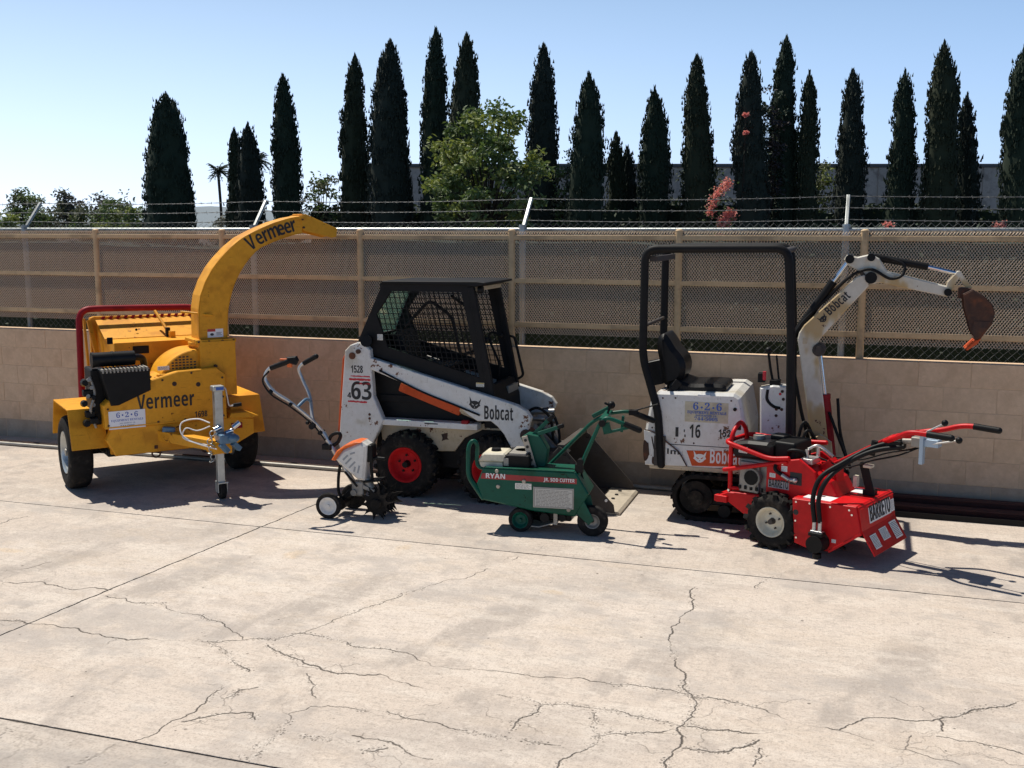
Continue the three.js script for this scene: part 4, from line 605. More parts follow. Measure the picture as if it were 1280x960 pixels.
  P(bd, 'scuff', [extr(smooth([[-0.94, 0.62], [-0.915, 0.60], [-0.90, 0.55], [-0.91, 0.47], [-0.935, 0.45]]), 0.4615, 0.4635, 0.0005), extr(smooth([[-0.87, 0.49], [-0.84, 0.47], [-0.82, 0.44], [-0.87, 0.43]]), 0.4615, 0.4635, 0.0005)], M.rustTan);
  P(bd, 'decal_sticker', box(-0.53, -0.43, 0.985, 1.004, 0.432, 0.453, 0.002), M.inkWhite);
  // roll frame
  for (const s of [1, -1]) {
    const z = s * 0.43, q = s > 0 ? 0 : 0.045, f = P(t, 'roll_frame', pipe([[-0.80, 0.43, z * 1.08], [-0.835, 0.86, z * 1.08], [-0.97, 1.27, z], [-0.965, 2.12, z], [0.115 - q, 2.13, z], [0.155 - q, 1.5, z], [0.18 - q, 0.46, z]], 0.032, 0.10, 12), M.cabBlack);
    PS(f, 'foot_bracket', [box(-0.86, -0.77, 0.42, 0.66, s > 0 ? 0.45 : -0.475, s > 0 ? 0.475 : -0.45), box(0.14, 0.22, 0.45, 0.54, z - 0.03, z + 0.03)], M.bucket);
  }
  PS(t, 'frame_crossbar', [rod([-0.93, 2.095, -0.43], [-0.93, 2.095, 0.43], 0.024), rod([-0.968, 1.52, -0.43], [-0.968, 1.52, 0.43], 0.014), rod([0.09, 2.11, -0.43], [0.09, 2.11, 0.43], 0.024)], M.bucket);
  P(t, 'roof_gusset', box(-0.935, -0.875, 2.02, 2.065, -0.40, 0.40, 0.004), M.bucket);
  const seat = P(t, 'seat', [extr(smooth([[-0.76, 1.0], [-0.56, 0.998], [-0.36, 1.0], [-0.325, 1.03], [-0.335, 1.065], [-0.42, 1.075], [-0.60, 1.068], [-0.72, 1.09], [-0.77, 1.05]]), -0.10, 0.36, 0.025)], M.plastic);
  P(seat, 'backrest', [extr(smooth([[-0.82, 1.05], [-0.855, 1.2], [-0.885, 1.36], [-0.868, 1.43], [-0.825, 1.45], [-0.79, 1.415], [-0.74, 1.34], [-0.675, 1.26], [-0.655, 1.18], [-0.68, 1.09], [-0.74, 1.045]]), -0.07, 0.32, 0.04)], M.plastic);
  P(seat, 'seat_mount', [box(-0.80, -0.36, 0.985, 1.015, -0.12, 0.36), bar([-0.80, 1.0, 0.2], [-0.82, 1.12, 0.2], 0.04, 0.02)], M.black);
  P(seat, 'seat_belt', [bar([-0.84, 0.86, 0.44], [-0.69, 1.09, 0.37], 0.02, 0.06, 0.005), box(-0.77, -0.68, 0.93, 1.0, 0.40, 0.44, 0.01)], M.black);
  P(seat, 'document_box', extr([[-0.99, 1.21], [-0.84, 1.25], [-0.83, 1.05], [-0.94, 1.02]], 0.15, 0.28, 0.006), M.plastic);
  const con = P(t, 'control_console', extr([[-0.07, 1.06], [0.03, 1.085], [0.16, 1.08], [0.17, 0.46], [-0.05, 0.46]], 0.20, 0.34, 0.012), M.white);
  P(con, 'lever', [...pipe([[0.03, 1.07, 0.27], [0.0, 1.2, 0.27], [-0.02, 1.33, 0.27]], 0.010), ball(-0.02, 1.345, 0.27, 0.026), ...pipe([[0.07, 1.07, 0.24], [0.04, 1.3, 0.24]], 0.008), box(0.0, 0.08, 1.08, 1.12, 0.22, 0.32)], M.black);
  P(con, 'switch_box', [box(-0.09, -0.035, 1.10, 1.17, 0.24, 0.32)], M.black); P(con, 'red_knob', [box(-0.05, -0.025, 1.12, 1.19, 0.325, 0.34), ball(0.085, 1.02, 0.335, 0.012)], M.inkRed);
  P(con, 'fitting', bolts([[0.10, 1.04, 0.335], [0.11, 0.98, 0.335], [0.06, 0.90, 0.335], [0.10, 0.90, 0.335], [0.06, 0.85, 0.335]], 0.014, 0.01), M.rust); P(con, 'slot_guide', hose([[-0.01, 1.05, 0.338], [-0.01, 0.97, 0.34], [0.04, 0.92, 0.34], [0.09, 0.91, 0.338]], 0.012), M.black);
  // boom, stick, bucket
  const boom = P(t, 'boom', extr([[0.33, 0.53], [0.18, 1.42], [0.19, 1.47], [0.225, 1.53], [0.60, 1.91], [0.655, 1.93], [0.70, 1.90], [0.69, 1.84], [0.36, 1.44], [0.33, 1.38], [0.455, 0.53]], -0.065, 0.065, 0.008), M.boom);
  P(boom, 'boom_lettering', [text('Bobcat', 0.412, 1.605, 0.066, 0.050, { sx: 0.68, rot: 0.78 }), cat(0.365, 1.585, 0.066, 0.066, 0.75)], M.inkBlack);
  P(boom, 'square_plate', box(0.22, 0.255, 1.385, 1.43, 0.066, 0.069, 0.001), M.tanWorn);
  P(boom, 'rod_lug', [extr(circ(0.345, 1.34, 0.05, 14), -0.09, 0.09, 0.005), rod([0.345, 1.345, -0.11], [0.345, 1.345, 0.11], 0.025)], M.bucket);
  P(t, 'boom_foot', [extr([[0.28, 0.38], [0.30, 0.62], [0.38, 0.68], [0.47, 0.62], [0.50, 0.38]], 0.068, 0.10, 0.005), extr([[0.28, 0.38], [0.30, 0.62], [0.38, 0.68], [0.47, 0.62], [0.50, 0.38]], -0.10, -0.068, 0.005), rod([0.39, 0.57, -0.12], [0.39, 0.57, 0.12], 0.045)], M.boom);
  P(t, 'joint_grease', [bar([0.62, 1.96, 0.055], [0.70, 1.86, 0.055], 0.012, 0.03)], M.bucket);
  P(t, 'boom_cylinder', [rod([0.40, 0.97, 0.0], [0.47, 0.45, 0.0], 0.042), rod([0.397, 0.985, 0], [0.40, 0.95, 0], 0.048)], M.darkRed);
  P(t, 'boom_rod', rod([0.345, 1.34, 0], [0.402, 0.96, 0], 0.018), M.chrome);
  P(t, 'stick_cylinder', [rod([0.19, 1.50, 0], [0.43, 1.87, 0], 0.034), rod([0.15, 1.44, 0], [0.19, 1.50, 0], 0.03)], M.black); P(t, 'stick_rod', [rod([0.43, 1.87, 0], [0.545, 2.04, 0], 0.019)], M.chrome);
  const st = P(t, 'stick', extr([[0.52, 2.075], [0.50, 2.04], [0.53, 2.0], [0.62, 1.95], [0.645, 1.885], [0.70, 1.855], [0.78, 1.865], [1.25, 1.77], [1.275, 1.80], [1.265, 1.845], [0.82, 1.955], [0.76, 2.05], [0.70, 2.085], [0.60, 2.06]], -0.05, 0.05, 0.008), M.boom);
  PS(st, 'pivot_pin', [rod([0.705, 1.905, -0.085], [0.705, 1.905, 0.085], 0.045), rod([0.545, 2.045, -0.075], [0.545, 2.045, 0.075], 0.034), rod([0.70, 2.06, -0.07], [0.70, 2.06, 0.07], 0.03), rod([1.255, 1.805, -0.07], [1.255, 1.805, 0.07], 0.028)], M.black);
  P(t, 'bucket_cylinder', rod([0.72, 2.06, 0], [1.11, 1.99, 0], 0.028), M.black); P(t, 'bucket_rod', rod([1.11, 1.99, 0], [1.325, 1.94, 0], 0.015), M.chrome);
  P(t, 'bucket_link', [extr([[1.235, 1.80], [1.25, 1.88], [1.31, 1.955], [1.345, 1.94], [1.30, 1.86], [1.275, 1.79]], 0.03, 0.048, 0.003), extr([[1.235, 1.80], [1.25, 1.88], [1.31, 1.955], [1.345, 1.94], [1.30, 1.86], [1.275, 1.79]], -0.048, -0.03, 0.003), bar([1.325, 1.94, 0.02], [1.41, 1.83, 0.02], 0.02, 0.035), rod([1.325, 1.94, -0.06], [1.325, 1.94, 0.06], 0.022)], M.boom);
  const prof = [[1.36, 1.79], [1.42, 1.825], [1.49, 1.785], [1.555, 1.72], [1.575, 1.66], [1.56, 1.58], [1.49, 1.475], [1.455, 1.465]];
  const bk = P(t, 'bucket', [sheet(prof, 0.014, -0.12, 0.12), extr([...prof, [1.425, 1.52], [1.37, 1.70]], 0.12, 0.133, 0.002), extr([...prof, [1.425, 1.52], [1.37, 1.70]], -0.133, -0.12, 0.002), box(1.33, 1.42, 1.76, 1.84, -0.06, 0.06, 0.01)], M.rustTan);
  P(bk, 'wear_plate', extr([[1.555, 1.60], [1.49, 1.485], [1.455, 1.475], [1.43, 1.53], [1.44, 1.60]], 0.133, 0.139, 0.001), M.rust);
  PS(bk, 'tooth', [-0.10, 0, 0.10].map((z) => extr([[1.50, 1.475], [1.455, 1.45], [1.395, 1.385], [1.41, 1.38], [1.475, 1.43]], z - 0.022, z + 0.022, 0.003)), M.orange);
  for (const [z, o] of [[0.03, 0], [-0.03, 0.012]]) P(t, 'hydraulic_hose', hose([[0.33 - o, 0.50, z], [0.22 - o, 0.9, z + 0.02], [0.145 - o, 1.40, z], [0.20 - o, 1.53, z], [0.40 - o, 1.75, z], [0.58, 1.93, z + 0.04], [0.70, 1.97, 0.07], [0.85, 1.90, 0.075], [0.93, 1.93, 0.07], [0.94, 2.0, 0.05], [0.80, 2.06, 0.03]], 0.011), M.black);
  P(t, 'hose_bundle', [hose([[0.2, 0.55, 0.2], [0.26, 0.78, 0.16], [0.31, 0.70, 0.1], [0.36, 0.5, 0.06]], 0.013), hose([[0.22, 0.5, 0.24], [0.29, 0.72, 0.18], [0.36, 0.62, 0.12], [0.40, 0.45, 0.1]], 0.013), hose([[0.50, 0.96, 0.03], [0.53, 0.7, 0.05], [0.60, 0.45, 0.05]], 0.012), hose([[0.44, 0.85, 0.04], [0.52, 0.66, 0.08], [0.62, 0.42, 0.08]], 0.012)], M.black);
}
// ---------------------------------------------------------------- green sod cutter
{
  const t = thing('sod_cutter', 'green walk-behind sod cutter with red stripe and cream fuel tank', 'sod cutter', [0.39, -8.096], -13);
  const body = P(t, 'body', extr([[-0.62, 0.36], [-0.565, 0.49], [0.14, 0.49], [0.24, 0.33], [0.14, 0.15], [-0.18, 0.175], [-0.575, 0.24]], -0.02, 0.25, 0.010), M.green);
  P(body, 'red_stripe', extr([[-0.575, 0.447], [-0.587, 0.405], [0.15, 0.40], [0.15, 0.44]], 0.2495, 0.2515, 0), M.stripeRed);
  P(body, 'stripe_lettering', [textW('RYAN', -0.545, -0.395, 0.412, 0.2515, 0.027), textW('JR. SOD CUTTER', -0.10, 0.135, 0.411, 0.2515, 0.019)], M.inkWhite);
  P(body, 'data_plate', box(-0.18, 0.13, 0.205, 0.365, 0.249, 0.2525, 0.001), M.castAlu);
  { const pl = canvasTex(256, 128, (c, w, h) => { const R = rng(9); c.fillStyle = '#b9b6ac'; c.fillRect(0, 0, w, h); c.strokeStyle = '#5c5a55'; c.lineWidth = 3; c.strokeRect(5, 5, w - 10, h - 10); c.fillStyle = '#6a6862'; for (let y = 16; y < h - 12; y += 9) { let x = 14; while (x < w - 30) { const l = 8 + R() * 24; c.fillRect(x, y, l, 3); x += l + 5; } } }); sticker(body, 'instruction_sticker', 0.30, 0.152, pl, [-0.025, 0.285, 0.2542]); }
  sticker(body, 'warning_sticker', 0.125, 0.045, printTex(21, '#e3e0d4'), [-0.255, 0.362, 0.2515]);
  P(body, 'bolt', [...bolts([[-0.45, 0.35, 0.248], [0.09, 0.20, 0.248], [-0.25, 0.40, 0.251]], 0.017, 0.012), ...bolts([[-0.46, 0.468, 0.248]], 0.016, 0.012)], M.wornSteel);
  P(body, 'top_edge', box(-0.56, 0.13, 0.487, 0.495, 0.215, 0.248, 0.002), M.green);
  wheel(t, -0.285, 0.092, 0.2, { R: 0.092, w: 0.07, rim: 0.062, rimMat: M.green, nuts: 0, hubMat: M.green });
  wheel(t, -0.20, 0.092, 0.02, { R: 0.092, w: 0.1, rim: 0.05, rimMat: M.black, nuts: 0 });
  wheel(t, -0.285, 0.092, -0.06, { R: 0.092, w: 0.07, rim: 0.062, rimMat: M.green, nuts: 0, hubMat: M.green, flip: true });
  wheel(t, 0.265, 0.115, 0.20, { R: 0.115, w: 0.06, rim: 0.055, rimMat: M.castAlu, nuts: 0 });
  PS(t, 'caster_fork', [extr([[0.17, 0.30], [0.24, 0.30], [0.29, 0.10], [0.25, 0.09]], 0.155, 0.165, 0.002), extr([[0.12, 0.20], [0.2, 0.28], [0.28, 0.13], [0.24, 0.09]], 0.235, 0.245, 0.002)], M.green);
  P(t, 'gearbox', [box(-0.13, 0.10, 0.09, 0.18, -0.12, 0.18, 0.015), rod([-0.1, 0.12, 0.1], [-0.1, 0.12, 0.22], 0.035), rod([0.03, 0.12, 0.1], [0.03, 0.12, 0.2], 0.03)], M.black);
  P(t, 'cutting_blade', [sheet([[-0.23, 0.05], [-0.14, 0.045], [-0.05, 0.075], [0.0, 0.09]], 0.008, -0.03, 0.22), box(-0.03, 0.0, 0.07, 0.18, 0.205, 0.222)], M.wornSteel);
  P(t, 'front_loop', pipe([[-0.575, 0.25, 0.235], [-0.69, 0.41, 0.23], [-0.69, 0.64, 0.22], [-0.66, 0.69, 0.2], [-0.625, 0.66, 0.19], [-0.635, 0.48, 0.18], [-0.55, 0.46, 0.18]], 0.016, 0.05), M.green);
  const eng = P(t, 'engine', [box(-0.43, -0.22, 0.47, 0.585, -0.10, 0.20, 0.015), box(-0.60, -0.2, 0.46, 0.50, -0.10, 0.18, 0.01), rod([-0.3, 0.55, 0.05], [-0.3, 0.60, 0.05], 0.06)], M.black);
  P(eng, 'fuel_tank', [extr([[-0.625, 0.525], [-0.585, 0.585], [-0.57, 0.592], [-0.42, 0.595], [-0.395, 0.58], [-0.395, 0.525]], -0.02, 0.2, 0.012), extr([[-0.615, 0.522], [-0.40, 0.522], [-0.41, 0.46], [-0.60, 0.455]], -0.01, 0.19, 0.008)], M.cream);
  P(eng, 'fuel_cap', rod([-0.50, 0.59, 0.1], [-0.50, 0.612, 0.1], 0.04, 0.036, 16), M.black);
  P(eng, 'air_cleaner', [box(-0.38, -0.25, 0.58, 0.60, -0.08, 0.19), box(-0.42, -0.38, 0.50, 0.56, 0.15, 0.205)], M.castAlu);
  const tw = P(t, 'lever_tower', [extr([[-0.31, 0.70], [-0.26, 0.735], [-0.16, 0.72], [-0.10, 0.62], [-0.12, 0.48], [-0.24, 0.48], [-0.27, 0.62]], 0.0, 0.10, 0.006), bar([-0.24, 0.70, 0.05], [-0.08, 0.86, 0.05], 0.03, 0.028), bar([-0.18, 0.735, 0.08], [0.0, 0.80, 0.08], 0.03, 0.028)], M.green);
  P(tw, 'notched_bar', bar([-0.275, 0.72, 0.125], [-0.19, 0.44, 0.125], 0.012, 0.045), M.wornSteel);
  P(tw, 'notch', [[-0.265, 0.69], [-0.25, 0.64], [-0.235, 0.59], [-0.22, 0.54], [-0.205, 0.49]].map(([x, y]) => rod([x, y, 0.13], [x, y, 0.134], 0.012, 0.012, 10)), M.inkBlack);
  P(tw, 'grip', [bar([-0.11, 0.83, 0.05], [-0.065, 0.875, 0.05], 0.036, 0.034, 0.01), bar([-0.03, 0.79, 0.08], [0.02, 0.808, 0.08], 0.036, 0.034, 0.01)], M.black);
  for (const [z, o, n] of [[0.20, 0, 0], [-0.16, -0.04, 1]]) {
    const pts = n ? [[-0.16, 0.42, z], [0.20, 0.80, z], [0.32, 0.87, z], [0.47, 0.895, z], [0.56, 0.865, z]] : [[0.15, 0.46, z], [0.20, 0.60, z], [0.315, 0.865, z], [0.36, 0.905, z], [0.51, 0.852, z]];
    const h = P(t, 'handle', pipe(pts, 0.0145, 0.05), M.green);
    P(h, 'grip', [rod(n ? [0.49, 0.89, z] : [0.49, 0.86, z], n ? [0.665, 0.83, z] : [0.60, 0.818, z], 0.021, 0.023), ball(...(n ? [0.665, 0.83, z] : [0.60, 0.818, z]), 0.023)], M.black);
  }
  P(t, 'handle_bridge', [bar([0.33, 0.88, -0.16], [0.33, 0.88, 0.2], 0.05, 0.035), bar([0.37, 0.79, 0.19], [0.52, 0.83, 0.19], 0.02, 0.02), bar([0.35, 0.86, 0.19], [0.37, 0.78, 0.19], 0.03, 0.06), bar([0.47, 0.90, 0.1], [0.46, 0.78, 0.1], 0.02, 0.03), bar([0.20, 0.84, -0.18], [0.34, 0.92, -0.18], 0.05, 0.03)], M.green);
  P(t, 'clutch_lever', [...pipe([[0.34, 0.90, 0.0], [0.36, 0.96, 0.0], [0.32, 0.975, 0.0]], 0.009, 0.02), ball(0.36, 0.955, -0.05, 0.03), rod([0.33, 0.86, 0.215], [0.33, 0.86, 0.235], 0.026), box(0.48, 0.55, 0.865, 0.905, -0.19, -0.14)], M.black);
  P(t, 'throttle_cable', [hose([[0.52, 0.9, -0.16], [0.62, 0.93, -0.16], [0.70, 0.955, -0.16]], 0.006), hose([[0.18, 0.42, 0.15], [0.16, 0.52, 0.16], [0.17, 0.58, 0.18]], 0.007)], M.black);
  P(t, 'handle_bracket', [box(0.13, 0.19, 0.48, 0.545, 0.175, 0.225), rod([0.17, 0.56, 0.17], [0.17, 0.56, 0.24], 0.025)], M.black);
}
// ---------------------------------------------------------------- red rear-tine tiller
{
  const t = thing('rear_tine_tiller', 'bright red hydraulic rear-tine tiller with black engine and white wheel rims', 'tiller', [2.07, -7.72], -40);
  for (const s of [1, -1]) wheel(t, -0.03, 0.2, s * 0.265, { R: 0.188, w: 0.125, rim: 0.108, rimMat: M.cream, lugs: 15, lugH: 0.018, hubMat: M.bucket, nuts: 4, flip: s < 0 });
  const ch = P(t, 'chassis', [extr([[-0.54, 0.29], [-0.44, 0.335], [0.17, 0.37], [0.17, 0.16], [-0.20, 0.145], [-0.30, 0.18], [-0.44, 0.255], [-0.54, 0.24]], -0.16, 0.19, 0.008)], M.red);
  P(ch, 'front_weight', box(-0.545, -0.44, 0.25, 0.30, -0.19, 0.21, 0.006), M.red);
  const bx = P(t, 'tine_shroud', [extr([[0.14, 0.405], [0.60, 0.42], [0.64, 0.24], [0.42, 0.075], [0.30, 0.06], [0.165, 0.09]], 0.305, 0.33, 0.004), extr([[0.14, 0.405], [0.60, 0.42], [0.64, 0.24], [0.42, 0.075], [0.30, 0.06], [0.165, 0.09]], -0.30, -0.275, 0.004), extr([[0.14, 0.385], [0.14, 0.408], [0.60, 0.423], [0.625, 0.40], [0.60, 0.40]], -0.278, 0.307, 0.002), bar([0.608, 0.415, 0.0135], [0.638, 0.235, 0.0135], 0.6, 0.014, 0.002), box(0.14, 0.16, 0.15, 0.40, -0.275, 0.305)], M.red);
  P(bx, 'rear_flap', bar([0.637, 0.25, 0.015], [0.735, 0.095, 0.015], 0.585, 0.010, 0.002), M.red);
  P(bx, 'rim_strip', bar([0.645, 0.24, 0.332], [0.42, 0.073, 0.332], 0.012, 0.018, 0.003), M.red);
  P(bx, 'bolt', bolts([[0.17, 0.385, 0.329], [0.27, 0.39, 0.329], [0.42, 0.39, 0.329], [0.555, 0.39, 0.329], [0.575, 0.36, 0.329], [0.17, 0.25, 0.329], [0.18, 0.13, 0.329]], 0.009, 0.006), M.chrome);
  P(bx, 'port_hole', rod([0.17, 0.31, 0.327], [0.17, 0.31, 0.332], 0.02), M.inkBlack);
  // rear panel lettering and stickers, on the slanted faces
  const face = new THREE.Matrix4().makeBasis(V(0, 0, -1), V(-0.164, 0.986, 0).normalize(), V(0.986, 0.164, 0).normalize());
  const put = (g, x, y, z) => g.applyMatrix4(face.clone().setPosition(x, y, z));
  const rp = P(bx, 'rear_lettering', put(textW('BARRETO', 0, 0.36, 0, 0, 0.085, { d: 0.003 }), 0.6375, 0.288, 0.155), M.inkBlack);
  P(bx, 'lettering_ground', put(box(-0.015, 0.375, -0.012, 0.097, -0.002, 0.0, 0), 0.6375, 0.288, 0.155), M.inkWhite);
    const tilt = Math.atan2(0.098, 0.155);
  for (const [w, h, seed, u, k] of [[0.10, 0.10, 31, 0.20, 0.46], [0.12, 0.085, 32, 0.02, 0.56], [0.115, 0.125, 33, -0.17, 0.50]]) { const x = 0.637 + 0.098 * (1 - k) + 0.0075, y = 0.25 - 0.155 * (1 - k) + 0.0045, o = sticker(bx, 'sticker', w, h, printTex(seed, '#e9e7de'), [x, y, u]); o.rotation.set(0, 0, 0); o.setRotationFromMatrix(new THREE.Matrix4().makeBasis(V(0, 0, -1), V(-Math.sin(tilt), Math.cos(tilt), 0), V(Math.cos(tilt), Math.sin(tilt), 0))); }
  { const o = sticker(bx, 'sticker', 0.055, 0.085, printTex(34, '#ecebe6'), [0.640, 0.33, -0.255]); o.setRotationFromMatrix(face); o.position.set(0.6325, 0.325, -0.25); }
  sticker(bx, 'sticker', 0.03, 0.024, printTex(35, '#ecebe6'), [0.455, 0.155, 0.3315]);
  P(bx, 'top_label', [box(0.20, 0.40, 0.409, 0.4175, 0.10, 0.29, 0.001), box(0.36, 0.52, 0.4125, 0.4215, -0.2, -0.06, 0.001)], M.inkWhite);
  P(bx, 'grille', [box(0.2, 0.34, 0.405, 0.425, -0.24, 0.06), box(0.5, 0.57, 0.42, 0.46, -0.12, -0.02)], M.black);
  { const g = []; for (let k = 0; k < 5; k++) for (let i = 0; i < 4; i++) { const a = i * 1.571 + k * 0.5, z = -0.22 + k * 0.11; g.push(extr([[0, -0.02], [0.13, -0.02], [0.16, 0.03], [0.15, 0.035], [0.12, 0.01], [0, 0.02]], -0.012, 0.012, 0.002).rotateZ(a).translate(0.4, 0.21, z)); } P(t, 'tines', [...g, rod([0.4, 0.21, -0.27], [0.4, 0.21, 0.30], 0.03)], M.black); }
  P(t, 'hydraulic_motor', [rod([0.36, 0.135, 0.32], [0.36, 0.135, 0.44], 0.068, 0.06, 20), box(0.31, 0.41, 0.19, 0.215, 0.36, 0.43), rod([0.36, 0.06, 0.38], [0.36, 0.03, 0.38], 0.03)], M.black);
  P(t, 'hose_fitting', [rod([0.335, 0.20, 0.39], [0.335, 0.29, 0.385], 0.014), rod([0.375, 0.20, 0.39], [0.375, 0.29, 0.385], 0.014), box(0.315, 0.40, 0.205, 0.225, 0.37, 0.41)], M.alu);
  const md = P(t, 'engine_frame', [extr([[-0.13, 0.57], [-0.06, 0.62], [0.12, 0.66], [0.24, 0.58], [0.27, 0.42], [0.17, 0.37], [-0.13, 0.33]], 0.17, 0.20, 0.005), extr([[-0.13, 0.57], [0.12, 0.66], [0.24, 0.58], [0.27, 0.42], [0.17, 0.37], [-0.13, 0.33]], -0.20, -0.17, 0.005), extr([[0.10, 0.40], [0.10, 0.62], [0.20, 0.60], [0.34, 0.52], [0.40, 0.42]], -0.15, 0.16, 0.01)], M.red);
  P(md, 'port_opening', box(0.055, 0.145, 0.47, 0.56, 0.198, 0.202, 0), M.inkBlack);
  P(md, 'side_lettering', textW('BARRETO', -0.105, 0.045, 0.43, 0.2, 0.042, { d: 0.0025 }), M.inkBlack); P(md, 'lettering_ground', box(-0.112, 0.05, 0.424, 0.478, 0.1985, 0.2012, 0), mat({ c: [0.36, 0.33, 0.32], roughness: 0.6 }));
  sticker(md, 'sticker', 0.045, 0.03, printTex(41), [-0.08, 0.515, 0.2005]); sticker(md, 'sticker', 0.045, 0.04, printTex(42), [0.01, 0.575, 0.2005]);
  P(md, 'hose_elbow', [rod([0.0, 0.53, 0.215], [0.06, 0.505, 0.22], 0.014), rod([0.06, 0.505, 0.22], [0.10, 0.505, 0.2], 0.016), ball(0.10, 0.505, 0.215, 0.02)], M.alu);
  P(md, 'suction_hose', [hose([[-0.05, 0.61, 0.2], [-0.05, 0.57, 0.225], [0.0, 0.53, 0.215]], 0.014), hose([[0.02, 0.62, 0.1], [0.02, 0.70, 0.16], [0.12, 0.70, 0.14], [0.15, 0.62, 0.1]], 0.012)], M.black);
  P(md, 'valve_fitting', [rod([0.14, 0.64, 0.12], [0.14, 0.72, 0.12], 0.014), rod([0.17, 0.64, 0.0], [0.17, 0.74, 0.0], 0.014), hose([[0.14, 0.72, 0.1], [0.2, 0.75, 0.08], [0.3, 0.68, 0.04]], 0.010), box(0.11, 0.2, 0.62, 0.66, 0.02, 0.16)], M.alu);
  P(md, 'mast', [extr([[0.16, 0.42], [0.20, 0.60], [0.28, 0.66], [0.34, 0.60], [0.36, 0.42]], -0.06, 0.06, 0.008), rod([0.24, 0.46, -0.02], [0.22, 0.62, -0.02], 0.03)], M.red);
  const eng = P(t, 'engine', [box(-0.38, -0.12, 0.345, 0.60, -0.12, 0.15, 0.02), box(-0.36, -0.2, 0.35, 0.58, 0.13, 0.175, 0.01), rod([-0.25, 0.47, 0.15], [-0.25, 0.47, 0.20], 0.07)], M.castAlu);
  P(eng, 'fuel_tank', [extr([[-0.43, 0.64], [-0.40, 0.715], [-0.30, 0.735], [-0.14, 0.74], [-0.10, 0.72], [-0.10, 0.61], [-0.40, 0.595]], -0.16, 0.18, 0.02)], M.plastic);
  P(eng, 'fuel_cap', [rod([-0.27, 0.735, 0.05], [-0.27, 0.765, 0.05], 0.045, 0.042, 18)], M.castAlu);
  P(eng, 'air_filter', [box(-0.11, 0.06, 0.62, 0.755, -0.14, 0.14, 0.02), box(-0.2, -0.08, 0.735, 0.775, -0.1, 0.02, 0.015)], M.black);
  P(eng, 'recoil_cover', rod([-0.25, 0.47, 0.19], [-0.25, 0.47, 0.205], 0.055), M.black); P(eng, 'intake_box', box(-0.40, -0.36, 0.42, 0.56, -0.06, 0.1), M.black); PS(eng, 'cooling_fin', [...[0, 1, 2, 3, 4].map((k) => box(-0.36 + k * 0.045, -0.34 + k * 0.045, 0.37, 0.40, 0.172, 0.184))], M.black);
  sticker(eng, 'sticker', 0.07, 0.045, printTex(43, '#e8e2dc', '#c23a36'), [-0.33, 0.665, 0.183]);
  const gd = P(t, 'engine_guard', [...pipe([[0.04, 0.655, 0.21], [-0.10, 0.635, 0.22], [-0.46, 0.715, 0.215], [-0.47, 0.715, -0.19], [-0.10, 0.70, -0.21], [0.14, 0.72, -0.2]], 0.017, 0.06), ...pipe([[-0.44, 0.28, 0.16], [-0.44, 0.76, 0.16], [-0.44, 0.835, 0.06], [-0.44, 0.835, 0.0], [-0.44, 0.76, -0.08], [-0.44, 0.28, -0.1]], 0.017, 0.07), ...pipe([[-0.47, 0.50, 0.2], [0.02, 0.625, 0.205]], 0.016), ...pipe([[-0.36, 0.36, 0.14], [-0.44, 0.36, 0.16]], 0.014)], M.red);
  P(gd, 'bolt', bolts([[-0.44, 0.345, 0.175], [0.0, 0.615, 0.205]], 0.012, 0.012), M.chrome);
  // handle with hoses and controls
  P(t, 'handle_stem', [bar([0.26, 0.58, 0], [0.72, 0.86, 0], 0.06, 0.055, 0.008), bar([0.70, 0.85, 0], [0.86, 0.90, 0], 0.16, 0.05, 0.01)], M.red);
  for (const [o, r] of [[0, 0.0165], [0.042, 0.0165]]) P(t, 'hydraulic_hose', hose([[0.335 + o * 0.9, 0.28, 0.385], [0.315 + o, 0.45, 0.38], [0.345 + o, 0.585 - o * 0.4, 0.34], [0.46, 0.69 - o * 0.5, 0.24], [0.62, 0.80 - o * 0.6, 0.12 + o], [0.82, 0.87 - o, 0.06 + o]], r, 10), M.black);
  P(t, 'hose_clamp', [rod([0.60, 0.74, 0.1], [0.62, 0.84, 0.1], 0.022), box(0.70, 0.80, 0.80, 0.86, 0.0, 0.12)], M.black);
  for (const s of [1, -1]) {
    const pts = s > 0 ? [[0.68, 0.84, 0.08], [0.80, 0.90, 0.19], [0.88, 0.95, 0.2], [1.14, 0.945, 0.2]] : [[0.68, 0.84, -0.08], [0.84, 0.89, -0.2], [0.97, 0.915, -0.2], [1.09, 0.96, -0.2], [1.20, 0.965, -0.2]];
    const h = P(t, 'handle', pipe(pts, 0.018, 0.06), M.red); P(h, 'grip', [rod(s > 0 ? [1.0, 0.948, 0.2] : [1.17, 0.964, -0.2], s > 0 ? [1.155, 0.942, 0.2] : [1.33, 0.955, -0.2], 0.022), ball(...(s > 0 ? [1.155, 0.942, 0.2] : [1.33, 0.955, -0.2]), 0.022)], M.black);
  }
  P(t, 'control_valve', [box(0.86, 0.97, 0.83, 0.90, -0.08, 0.1, 0.01), rod([0.80, 0.86, 0.07], [0.90, 0.87, 0.07], 0.02), rod([0.82, 0.85, 0.0], [0.92, 0.88, 0.0], 0.018)], M.castAlu);
  P(t, 'bail_plate', [box(0.935, 0.96, 0.73, 0.93, 0.1, 0.15, 0.004), box(0.95, 1.05, 0.85, 0.90, 0.05, 0.13, 0.004)], mat({ c: [0.35, 0.45, 0.55], roughness: 0.35, metalness: 0.4 }));
  PS(t, 'control_cable', [hose([[0.95, 0.86, -0.02], [0.85, 0.80, -0.03], [0.66, 0.74, -0.05], [0.45, 0.66, -0.06], [0.25, 0.66, -0.05]], 0.006), hose([[0.93, 0.84, 0.06], [0.80, 0.77, 0.1], [0.60, 0.70, 0.1], [0.40, 0.62, 0.06], [0.2, 0.66, 0.05]], 0.006)], M.black);
